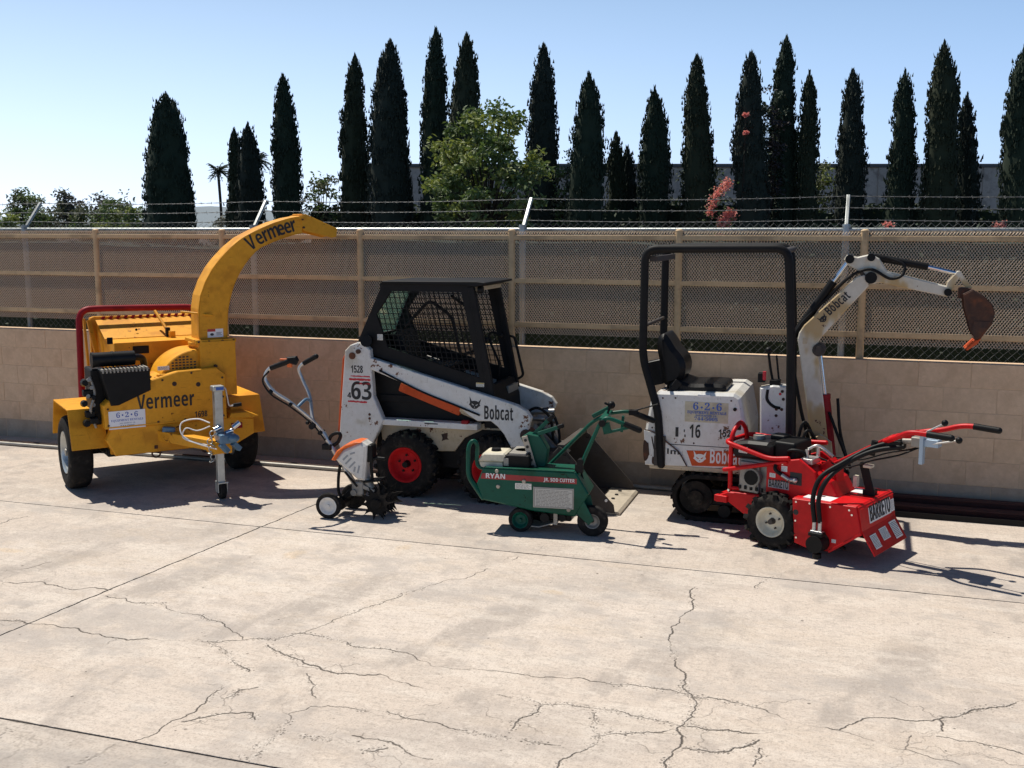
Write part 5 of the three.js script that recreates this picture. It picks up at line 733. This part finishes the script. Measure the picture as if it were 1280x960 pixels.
  P(t, 'control_lever', [rod([0.90, 0.91, -0.05], [1.02, 0.985, -0.06], 0.006), rod([0.97, 0.86, 0.12], [1.18, 0.92, 0.14], 0.006)], M.alu); P(t, 'lever_knob', [ball(1.025, 0.99, -0.06, 0.022), ball(1.185, 0.922, 0.14, 0.022)], M.black);
  P(t, 'depth_post', [bar([0.50, 0.64, -0.02], [0.565, 0.42, -0.02], 0.012, 0.06), rod([0.49, 0.645, -0.03], [0.49, 0.645, 0.0], 0.012)], M.black); P(t, 'depth_handle', [box(0.51, 0.57, 0.625, 0.645, -0.04, 0.02), box(0.43, 0.46, 0.47, 0.55, -0.06, -0.01)], M.cream);
}
// ---------------------------------------------------------------- small two-wheeled cultivator
{
  const t = thing('mini_cultivator', 'small aluminium-handled cultivator with orange and white engine and spiked tines', 'cultivator', [-1.418, -8.493], -12);
  wheel(t, 0, 0.103, 0.165, { R: 0.103, w: 0.045, rim: 0.07, rimMat: M.signWhite, nuts: 0, hubMat: M.signWhite, dish: 0.9 });
  wheel(t, 0.085, 0.103, -0.165, { R: 0.103, w: 0.045, rim: 0.07, rimMat: M.black, nuts: 0, flip: true });
  P(t, 'axle', [rod([0, 0.103, 0.15], [0.085, 0.103, -0.16], 0.012), bar([0.04, 0.105, 0], [0.16, 0.21, 0], 0.05, 0.04), rod([0.05, 0.09, -0.08], [0.05, 0.09, 0.06], 0.05)], M.black);
  P(t, 'drag_bar', hose([[0.05, 0.40, 0.03], [0.035, 0.30, 0.03], [0.035, 0.18, 0.03], [0.06, 0.12, 0.02]], 0.013), M.black);
  P(t, 'tube', [rod([0.19, 0.20, 0], [-0.10, 0.66, 0], 0.021)], M.alu);
  const hs = [[[-0.10, 0.66, 0], [-0.15, 0.74, 0.04], [-0.30, 0.92, 0.16], [-0.43, 1.02, 0.2], [-0.49, 1.12, 0.2], [-0.45, 1.19, 0.2], [-0.37, 1.22, 0.2]], [[-0.10, 0.66, 0], [-0.20, 0.74, -0.05], [-0.27, 0.92, -0.16], [-0.35, 1.06, -0.2], [-0.375, 1.14, -0.2], [-0.33, 1.19, -0.2], [-0.30, 1.205, -0.2]]];
  hs.forEach((p, i) => {
    const h = P(t, 'handle', hose(p, 0.0145, 10), M.alu);
    if (i === 0) { P(h, 'grip', [rod([-0.44, 1.195, 0.2], [-0.26, 1.262, 0.2], 0.021, 0.023), extr([[-0.29, 1.24], [-0.30, 1.285], [-0.22, 1.295], [-0.205, 1.26], [-0.225, 1.225]], 0.18, 0.22, 0.008)], M.black); P(h, 'trigger', [box(-0.30, -0.26, 1.205, 1.24, 0.19, 0.21), box(-0.36, -0.30, 1.258, 1.272, 0.19, 0.21)], M.stihl); P(h, 'cable', hose([[-0.45, 1.17, 0.215], [-0.505, 1.10, 0.215], [-0.44, 0.99, 0.215], [-0.30, 0.89, 0.175], [-0.15, 0.72, 0.06], [-0.07, 0.60, 0.03]], 0.007), M.black); P(h, 'cable_clip', [rod([-0.45, 1.02, 0.2], [-0.43, 1.0, 0.2], 0.022), rod([-0.31, 0.91, 0.165], [-0.29, 0.895, 0.16], 0.022)], M.black); }
    else P(h, 'grip', [rod([-0.335, 1.185, -0.2], [-0.225, 1.245, -0.2], 0.020), ball(-0.225, 1.245, -0.2, 0.022)], M.black);
  });
  P(t, 'cross_brace', hose([[-0.26, 0.875, 0.13], [-0.24, 0.92, 0.0], [-0.255, 0.885, -0.14]], 0.013), M.blue);
  P(t, 'fold_knob', [rod([-0.16, 0.72, 0.05], [-0.16, 0.72, 0.09], 0.025), ball(-0.20, 0.745, 0.07, 0.016), rod([-0.11, 0.66, -0.04], [-0.11, 0.66, 0.05], 0.016)], M.black);
  P(t, 'carry_handle', [...pipe([[-0.07, 0.55, 0], [-0.03, 0.64, 0], [0.03, 0.665, 0], [0.055, 0.64, 0], [0.02, 0.57, 0], [-0.06, 0.54, 0]], 0.015, 0.03), box(-0.10, -0.02, 0.52, 0.57, -0.04, 0.04, 0.01)], M.black);
  const en = P(t, 'engine', [extr([[0.03, 0.46], [0.10, 0.54], [0.25, 0.61], [0.295, 0.58], [0.285, 0.45], [0.27, 0.30], [0.22, 0.30], [0.12, 0.38]], -0.08, 0.09, 0.02)], M.signWhite);
  P(en, 'orange_cover', extr([[0.0, 0.455], [0.05, 0.535], [0.12, 0.585], [0.20, 0.612], [0.255, 0.608], [0.10, 0.545], [0.03, 0.45]], -0.085, 0.095, 0.01), M.stihl);
  P(en, 'cooling_slot', [[0.10, 0.46, 0.14, 0.50], [0.12, 0.43, 0.17, 0.48], [0.15, 0.40, 0.20, 0.45], [0.19, 0.37, 0.2, 0.41], [0.22, 0.36, 0.235, 0.42], [0.16, 0.51, 0.2, 0.525]].map(([a, b, c, d]) => bar([a, b, 0.09], [c, d, 0.09], 0.004, 0.014, 0)), mat({ c: [0.30, 0.31, 0.31], roughness: 0.6 }));
  P(en, 'muffler', box(0.27, 0.33, 0.44, 0.58, -0.06, 0.05, 0.015), M.black); P(en, 'engine_bracket', bar([0.10, 0.36, 0.06], [0.20, 0.24, 0.05], 0.02, 0.015), M.black);
  P(t, 'gearbox', [box(0.15, 0.25, 0.16, 0.28, -0.04, 0.05, 0.015), rod([0.26, 0.30, 0], [0.30, 0.22, 0], 0.035), rod([0.17, 0.19, 0.04], [0.17, 0.19, 0.065], 0.025), bar([0.2, 0.26, 0.03], [0.34, 0.2, 0.03], 0.03, 0.03)], M.castAlu);
  P(t, 'tine_guard', [...pipe([[0.32, 0.30, 0.03], [0.31, 0.44, 0.03], [0.34, 0.475, 0.02], [0.42, 0.47, 0.02]], 0.013, 0.03), bar([0.25, 0.28, 0], [0.40, 0.30, 0], 0.12, 0.015)], M.black);
  for (const z of [-0.13, -0.045, 0.045, 0.13]) {
    const pts = []; for (let i = 0; i < 10; i++) { const a = i / 10 * 6.283 + z * 9; for (const [r, da] of [[0.085, 0.0], [0.14, 0.22], [0.10, 0.30], [0.085, 0.42]]) pts.push([0.385 + r * Math.cos(a + da), 0.132 + r * Math.sin(a + da)]); }
    P(t, 'spiked_tine', [extr(pts, z - 0.006, z + 0.006, 0.001), rod([0.385, 0.132, z - 0.04], [0.385, 0.132, z + 0.04], 0.04)], M.track);
  }
}
// ---------------------------------------------------------------- wood chipper on its trailer
{
  const t = thing('wood_chipper', 'yellow towable wood chipper with curved discharge chute and trailer jack', 'wood chipper', [-3.241, -9.762], 32);
  for (const s of [-1, 1]) {
    const w = wheel(t, s * 0.735, 0.325, 0, { R: 0.325, w: 0.20, rim: 0.185, rimMat: M.galv, lugs: 0, nuts: 5, hubMat: M.castAlu, dish: 0.3 }); w.rotation.y = s * Math.PI / 2;
    const fx = (a) => s * a, x0 = Math.min(fx(0.55), fx(0.84)), x1 = Math.max(fx(0.55), fx(0.84));
    // fender: bent plate in z,y swept across x
    const g = sheet([[0.46, 0.42], [0.34, 0.745], [-0.34, 0.745], [-0.48, 0.42]], 0.012, 0, x1 - x0).rotateY(-Math.PI / 2).translate(x1, 0, 0);
    P(t, 'fender', [g, extr([[0.455, 0.42], [0.338, 0.735], [-0.338, 0.735], [-0.475, 0.42], [-0.40, 0.42], [-0.32, 0.60], [0.30, 0.60], [0.38, 0.42]], 0, 0.006, 0).rotateY(-Math.PI / 2).translate(s > 0 ? x0 + 0.004 : x1, 0, 0)], M.yellow);
  }
  P(t, 'axle', [rod([-0.7, 0.325, 0], [0.7, 0.325, 0], 0.04), box(-0.55, 0.55, 0.33, 0.40, -0.9, 0.45, 0.01)], M.black);
  const fr = P(t, 'trailer_frame', [extr([[-0.55, 0.60], [-0.60, 0.50], [-0.53, 0.36], [0.52, 0.36], [0.68, 0.44], [0.68, 0.575], [0.5, 0.60]], 0.50, 0.585, 0.006), box(-0.55, -0.47, 0.36, 0.58, -0.9, 0.5), box(0.47, 0.55, 0.36, 0.58, -0.9, 0.5), extr([[0.45, 0.60], [0.66, 0.585], [0.72, 0.60], [0.62, 0.64], [0.47, 0.64]], 0.3, 0.60, 0.004)], M.yellow);
  P(fr, 'marker_lamp', box(0.47, 0.57, 0.50, 0.55, 0.584, 0.596), M.darkRed);
  P(fr, 'tie_ring', [new THREE.TorusGeometry(0.035, 0.008, 6, 18).translate(-0.19, 0.345, 0.56), new THREE.TorusGeometry(0.035, 0.008, 6, 18).translate(0.24, 0.345, 0.56), box(-0.21, -0.18, 0.39, 0.42, 0.584, 0.592)], M.rust);
  // front housing with lettering
  const hs = P(t, 'front_housing', extr([[-0.535, 0.60], [-0.545, 0.80], [-0.50, 0.84], [-0.17, 0.985], [0.08, 1.05], [0.42, 1.065], [0.50, 1.0], [0.50, 0.60]], 0.20, 0.60, 0.008), M.yellow);
  P(hs, 'lettering', [textW('Vermeer', -0.272, 0.215, 0.745, 0.60, 0.092)], M.inkBlack);
  P(hs, 'number_lettering', textW('1698', 0.215, 0.325, 0.635, 0.60, 0.038), M.inkBlack);
  sticker(hs, 'rental_sign', 0.30, 0.155, sign626, [-0.358, 0.672, 0.6025]);
  PS(hs, 'bolt', bolts([[-0.51, 0.63, 0.596], [-0.51, 0.77, 0.596], [-0.30, 0.89, 0.596], [-0.05, 0.985, 0.596], [0.2, 1.03, 0.596], [0.47, 0.97, 0.596], [0.47, 0.8, 0.596], [0.47, 0.63, 0.596], [-0.1, 0.625, 0.596], [0.13, 0.625, 0.596]], 0.011, 0.011), M.rust);
  P(hs, 'fold_seam', bar([-0.53, 0.612, 0.602], [0.49, 0.612, 0.602], 0.006, 0.012, 0), M.yellow);
  P(hs, 'hinge', [bar([0.43, 1.068, 0.40], [0.43, 1.068, 0.56], 0.03, 0.02, 0.004), rod([0.43, 1.075, 0.38], [0.43, 1.075, 0.58], 0.009)], M.rust);
  P(hs, 'round_vent', [extr(circ(0.05, 0.945, 0.02, 14), 0.599, 0.603, 0), extr(circ(0.255, 0.925, 0.02, 14), 0.599, 0.603, 0)], M.rust);
  P(t, 'drum_housing', [extr([...circ(0.28, 0.86, 0.36, 18, Math.PI / 2, Math.PI), [0.0, 0.8], [0.62, 0.8], [0.62, 1.22]], 0.10, 0.50, 0.008), box(0.29, 0.61, 0.8, 1.29, 0.16, 0.54, 0.006)], M.yellow);
  { const sl = []; for (let i = 0; i < 9; i++) for (let j = 0; j < 5; j++) { if (j >= 1 + Math.min(i, 8 - i) * 1.2) continue; const x = 0.04 + i * 0.032, y = 1.06 + j * 0.024; if (Math.hypot(x - 0.28, y - 0.86) < 0.335 && x < 0.285) sl.push(box(x, x + 0.02, y, y + 0.012, 0.498, 0.502, 0)); } P(t, 'vent_slots', sl, M.inkBlack); }
  sticker(t, 'sticker', 0.10, 0.035, printTex(61), [0.0, 1.075, 0.5025]);
  P(t, 'hand_knob', box(-0.06, 0.01, 0.98, 1.03, 0.5, 0.56, 0.01), M.yellow);
  // discharge chute
  const outer = [[0.31, 1.30], [0.315, 1.57], [0.335, 1.69], [0.385, 1.815], [0.45, 1.925], [0.52, 2.01], [0.62, 2.11], [0.73, 2.195], [0.88, 2.27], [1.03, 2.33], [1.17, 2.37], [1.31, 2.395]], inner = [[1.30, 2.235], [1.21, 2.215], [1.05, 2.165], [0.90, 2.105], [0.82, 2.04], [0.75, 1.96], [0.69, 1.87], [0.64, 1.77], [0.60, 1.65], [0.575, 1.53], [0.56, 1.30]];
  const cu = P(t, 'discharge_chute', [extr([...outer, ...inner], 0.225, 0.475, 0.008)], M.yellow);
  P(cu, 'flange', [box(0.265, 0.625, 1.27, 1.305, 0.17, 0.53, 0.006), extr(circ(0.44, 0, 0.19, 24), 0, 0.03, 0.003).rotateX(-Math.PI / 2).translate(0, 1.245, 0.35)], M.yellow);
  P(cu, 'deflector', [extr([[1.27, 2.39], [1.33, 2.408], [1.64, 2.275], [1.63, 2.20], [1.585, 2.19], [1.31, 2.255]], 0.22, 0.23, 0.003), extr([[1.27, 2.39], [1.33, 2.408], [1.64, 2.275], [1.63, 2.20], [1.585, 2.19], [1.31, 2.255]], 0.47, 0.48, 0.003), bar([1.30, 2.405, 0.35], [1.64, 2.268, 0.35], 0.25, 0.01), bar([1.22, 2.37, 0.485], [1.32, 2.375, 0.485], 0.012, 0.02)], M.yellow);
  { const c = new THREE.CatmullRomCurve3([[0.805, 2.075, 0], [0.93, 2.15, 0], [1.08, 2.21, 0], [1.24, 2.255, 0]].map(vv)); const g = []; let u = 0; const ws = { V: 0.086, e: 0.062, r: 0.046, m: 0.094 }, str = 'Vermeer', L = c.getLength(); const tot = [...str].reduce((a, k) => a + ws[k], 0); for (const k of str) { const p = c.getPointAt(Math.min(1, u)), q = c.getTangentAt(Math.min(1, u + 0.05)); g.push(text(k, 0, 0, 0, 0.092, { sx: 0.74 }).rotateZ(Math.atan2(q.y, q.x)).translate(p.x, p.y, 0.475)); u += ws[k] / tot; } P(cu, 'chute_lettering', g, M.inkBlack); }
  { const st = canvasTex(128, 96, (c, w, h) => { c.fillStyle = '#e8e6e2'; c.fillRect(0, 0, w, h); c.fillStyle = '#b8322c'; c.fillRect(0, 0, w * 0.5, 30); c.fillStyle = '#23262f'; c.beginPath(); c.arc(36, 62, 15, 0, 7); c.fill(); c.fillRect(72, 40, 44, 5); c.fillRect(72, 54, 36, 5); c.fillRect(72, 68, 44, 5); }); sticker(cu, 'warning_sticker', 0.14, 0.075, st, [0.455, 1.355, 0.477]); }
  PS(cu, 'bolt', [...bolts([[0.29, 1.288, 0.526], [0.38, 1.288, 0.526], [0.50, 1.288, 0.526], [0.60, 1.288, 0.526]], 0.012, 0.012), ...bolts([[1.30, 2.36, 0.474], [1.31, 2.285, 0.474]], 0.012, 0.016)], M.rust);
  P(cu, 'weld_seam', [hose(outer.map(([x, y]) => [x + 0.004, y - 0.004, 0.474]), 0.004, 5), hose(inner.map(([x, y]) => [x, y + 0.004, 0.474]), 0.004, 5)], M.yellow);
  P(cu, 'chute_handle', pipe([[0.20, 1.545, 0.34], [0.42, 1.52, 0.52]], 0.010), M.yellow);
  P(t, 'latch', [box(0.612, 0.64, 1.1, 1.26, 0.3, 0.36), box(0.612, 0.65, 0.98, 1.04, 0.3, 0.4), bar([0.63, 1.25, 0.33], [0.64, 0.95, 0.33], 0.012, 0.012)], M.rust);
  // engine side
  const en = P(t, 'engine', [box(-0.62, -0.50, 0.62, 1.10, 0.18, 0.46, 0.02), box(-0.5, -0.2, 0.7, 1.05, 0.1, 0.2, 0.01)], M.black);
  P(en, 'cooling_cover', extr([[-0.565, 1.095], [-0.17, 1.095], [-0.17, 0.91], [-0.44, 0.80], [-0.50, 0.80], [-0.55, 1.0]], 0.44, 0.625, 0.006), M.black);
  P(en, 'cover_fins', [...Array(13)].map((_, i) => box(-0.56 + i * 0.03, -0.545 + i * 0.03, 1.078, 1.112, 0.44, 0.632, 0.003)), M.castAlu);
  P(en, 'air_cleaner', [rod([-0.60, 1.178, 0.46], [-0.26, 1.178, 0.46], 0.062, 0.062, 20), rod([-0.61, 1.178, 0.46], [-0.59, 1.178, 0.46], 0.066, 0.066, 20), rod([-0.45, 1.178, 0.46], [-0.43, 1.178, 0.46], 0.066, 0.066, 20), ...hose([[-0.26, 1.18, 0.44], [-0.18, 1.16, 0.40], [-0.15, 1.05, 0.35]], 0.03)], M.plastic);
  PS(en, 'engine_fitting', [[-0.66, 0.63, 0.42, 0.05], [-0.64, 0.72, 0.45, 0.04], [-0.67, 0.80, 0.41, 0.045], [-0.65, 0.90, 0.44, 0.04], [-0.66, 0.98, 0.42, 0.05], [-0.62, 0.67, 0.50, 0.035], [-0.61, 0.86, 0.50, 0.035]].map(([x, y, z, q], i) => (i % 2 ? box(x - q, x + q, y - q * 0.7, y + q * 0.7, z - q, z + q, 0.01) : rod([x, y, z - q], [x - 0.01, y + 0.01, z + q], q * 0.7, q * 0.5, 10))), M.black);
  P(en, 'engine_pipes', [...[[0, 0.70], [0.02, 0.78], [-0.02, 0.86], [0.01, 0.93], [-0.01, 1.0], [0.03, 0.66]].map(([a, y], i) => rod([-0.62 + a, y, 0.40], [-0.635 + a, y + 0.02, 0.47 + 0.01 * i], 0.02, 0.016)), ...hose([[-0.60, 0.6, 0.46], [-0.64, 0.75, 0.48], [-0.60, 0.9, 0.48], [-0.63, 1.04, 0.46]], 0.012)], M.castAlu);
  // infeed table and red control bar at the back
  P(t, 'infeed_hopper', [extr([[-0.47, 0.75], [-0.47, 1.44], [-0.43, 1.455], [0.46, 1.44], [0.46, 0.75]], -0.75, -0.70, 0.004), extr([[0.02, 0.9], [0.02, 1.265], [-0.36, 1.27], [-0.76, 1.44], [-0.78, 0.9]], 0, 0.85, 0.006).rotateY(-Math.PI / 2).translate(0.44, 0, 0).translate(0, 0, -0.0)], M.yellow);
  P(t, 'infeed_lid', [bar([0.0, 1.27, -0.31], [0.0, 1.445, -0.76], 0.88, 0.012, 0.003)], M.yellow);
  P(t, 'striped_edge', [...Array(13)].map((_, i) => extr([[0, 0], [0.03, 0], [0.055, 0.05], [0.025, 0.05]], 0, 0.004, 0).translate(-0.42 + i * 0.068, 1.405, -0.695)), M.darkRed);
  P(t, 'prop_lever', [rod([0.16, 1.27, -0.2], [0.09, 1.50, -0.5], 0.014), box(0.14, 0.19, 1.26, 1.33, -0.24, -0.18)], M.yellow); PS(t, 'rubber_bumper', [box(0.13, 0.17, 1.275, 1.36, -0.28, -0.24), extr(circ(-0.12, 1.34, 0.012, 8), 0, 0.004, 0).translate(0, 0, -0.4), box(-0.42, -0.37, 1.26, 1.32, 0.02, 0.03), box(-0.2, -0.06, 1.16, 1.23, 0.015, 0.028)], M.black);
  P(t, 'control_bar', pipe([[-0.63, 0.62, -0.55], [-0.61, 1.30, -0.60], [-0.60, 1.53, -0.62], [-0.40, 1.535, -0.62], [0.50, 1.515, -0.62], [0.60, 1.3, -0.60], [0.60, 0.7, -0.55]], 0.030, 0.14, 12), M.darkRed);
  P(t, 'bar_support', [bar([-0.50, 1.42, -0.70], [-0.44, 0.80, -0.4], 0.04, 0.03), bar([-0.55, 1.44, -0.66], [-0.55, 0.7, -0.5], 0.02, 0.05)], M.yellow);
  // tongue, coupler and jack
  const tg = P(t, 'tongue', [bar([-0.02, 0.50, 0.55], [0.30, 0.47, 1.12], 0.09, 0.09, 0.006), bar([0.45, 0.47, 0.55], [0.33, 0.46, 1.12], 0.06, 0.07, 0.006), box(0.25, 0.42, 0.40, 0.50, 0.98, 1.15)], M.yellow);
  P(tg, 'coupler', [box(0.29, 0.43, 0.50, 0.58, 1.10, 1.26, 0.015), ball(0.40, 0.545, 1.26, 0.05, 0.7), bar([0.30, 0.50, 1.24], [0.36, 0.43, 1.22], 0.05, 0.04), bar([0.40, 0.50, 1.24], [0.46, 0.44, 1.22], 0.05, 0.04)], M.blue);
  P(tg, 'coupler_latch', [rod([0.27, 0.61, 1.16], [0.33, 0.63, 1.16], 0.022), rod([0.42, 0.62, 1.18], [0.48, 0.66, 1.18], 0.022), rod([0.36, 0.58, 1.18], [0.42, 0.60, 1.18], 0.02)], M.chrome);
  P(tg, 'safety_chain', [0, 1, 2, 3, 4, 5, 6, 7].map((i) => new THREE.TorusGeometry(0.022, 0.005, 5, 12).rotateY(i % 2 ? 1.5 : 0).rotateZ(0.3 * i).translate(0.26 - 0.012 * (i % 3), 0.58 - i * 0.033, 1.14)), M.galv);
  P(tg, 'wiring', [hose([[0.26, 0.66, 1.08], [0.18, 0.69, 1.0], [0.06, 0.66, 0.95], [0.04, 0.58, 1.0], [0.10, 0.52, 1.05], [0.22, 0.48, 1.12]], 0.006, 6), hose([[0.25, 0.64, 1.12], [0.16, 0.60, 1.05], [0.08, 0.62, 1.0], [0.05, 0.55, 1.0], [0.14, 0.50, 1.1], [0.28, 0.45, 1.18]], 0.005, 6)], M.inkWhite);
  P(tg, 'breakaway_switch', [bar([-0.02, 0.56, 0.62], [0.08, 0.55, 0.66], 0.05, 0.05, 0.012)], M.blue);
  const jk = P(t, 'jack', [box(0.325, 0.395, 0.42, 0.95, 1.065, 1.135, 0.006), box(0.33, 0.39, 0.13, 0.45, 1.07, 1.13, 0.005), box(0.31, 0.41, 0.93, 0.975, 1.055, 1.145, 0.01)], M.galv);
  P(jk, 'crank', [...pipe([[0.39, 0.955, 1.10], [0.43, 0.95, 1.10], [0.455, 0.79, 1.10], [0.50, 0.795, 1.10]], 0.007, 0.02)], M.alu); P(jk, 'crank_grip', rod([0.49, 0.795, 1.10], [0.56, 0.80, 1.10], 0.016), M.black);
  P(jk, 'jack_label', box(0.335, 0.40, 0.94, 0.965, 1.144, 1.147, 0), M.inkBlue);
  P(jk, 'caster_fork', [box(0.325, 0.335, 0.06, 0.15, 1.05, 1.13), box(0.40, 0.41, 0.06, 0.15, 1.05, 1.13), box(0.325, 0.41, 0.14, 0.155, 1.05, 1.15)], M.galv);
  const cw = wheel(t, 0.3675, 0.08, 1.085, { R: 0.08, w: 0.05, rim: 0.04, rimMat: M.black, nuts: 0, name: 'caster_wheel' }); cw.rotation.y = Math.PI / 2;
  for (const o of t.children) { let z; if (o.isMesh) { o.geometry.computeBoundingBox(); const q = o.geometry.boundingBox; z = o.name === 'sticker' ? 0.5 : (q.min.z + q.max.z) / 2; } else z = o.position.z; if (o.name !== 'axle') o.position.x -= 0.125 * z; }   // the body stands a little askew on its wheels
}
// ---------------------------------------------------------------- pipes and steel lying along the foot of the wall
{
  const lay = (name, label, cat, s, z, geo, m) => { const t = thing(name, label, cat, [0, 0], WYAW); t.position.set(s, 0, z).applyMatrix4(YARD); P(t, name === 'steel_beam' ? 'web' : 'tube', geo, m); return t; };
  lay('steel_pipe', 'long thin grey pipe on the ground along the foot of the wall', 'pipe', -1.8, 0.42, rod([0, 0.02, 0], [6.4, 0.02, -0.02], 0.019, 0.019, 10), M.castAlu);
  lay('steel_pipe', 'second thin pipe lying between the long pipe and the wall', 'pipe', -1.0, 0.33, rod([0, 0.02, 0], [7.9, 0.02, 0.02], 0.018, 0.018, 10), M.rust);
  lay('steel_pipe', 'dark pipe at the wall foot behind the loader bucket', 'pipe', 5.6, 0.16, rod([0, 0.022, 0], [4.0, 0.022, 0.05], 0.02, 0.02, 10), M.castAlu);
  const ib = (w, h, L) => extr([[-w / 2, 0], [w / 2, 0], [w / 2, 0.012], [0.006, 0.016], [0.006, h - 0.016], [w / 2, h - 0.012], [w / 2, h], [-w / 2, h], [-w / 2, h - 0.012], [-0.006, h - 0.016], [-0.006, 0.016], [-w / 2, 0.012]], 0, L, 0.001).rotateY(Math.PI / 2);
  lay('steel_beam', 'rusty red steel beam on the ground against the wall', 'beam', 9.0, 0.26, ib(0.10, 0.07, 5.2), M.oldRed);
  lay('steel_beam', 'dark steel beam stacked behind the rusty red beam', 'beam', 9.1, 0.12, ib(0.09, 0.11, 5.0), M.oldRed);
  lay('steel_beam', 'thin dark angle bar lying in front of the rusty red beam', 'beam', 8.8, 0.40, sheet([[-0.03, 0.045], [-0.03, 0.005], [0.03, 0.005]], 0.007, 0, 5.4).rotateY(Math.PI / 2), M.black);
}
renderer.render(scene, camera);
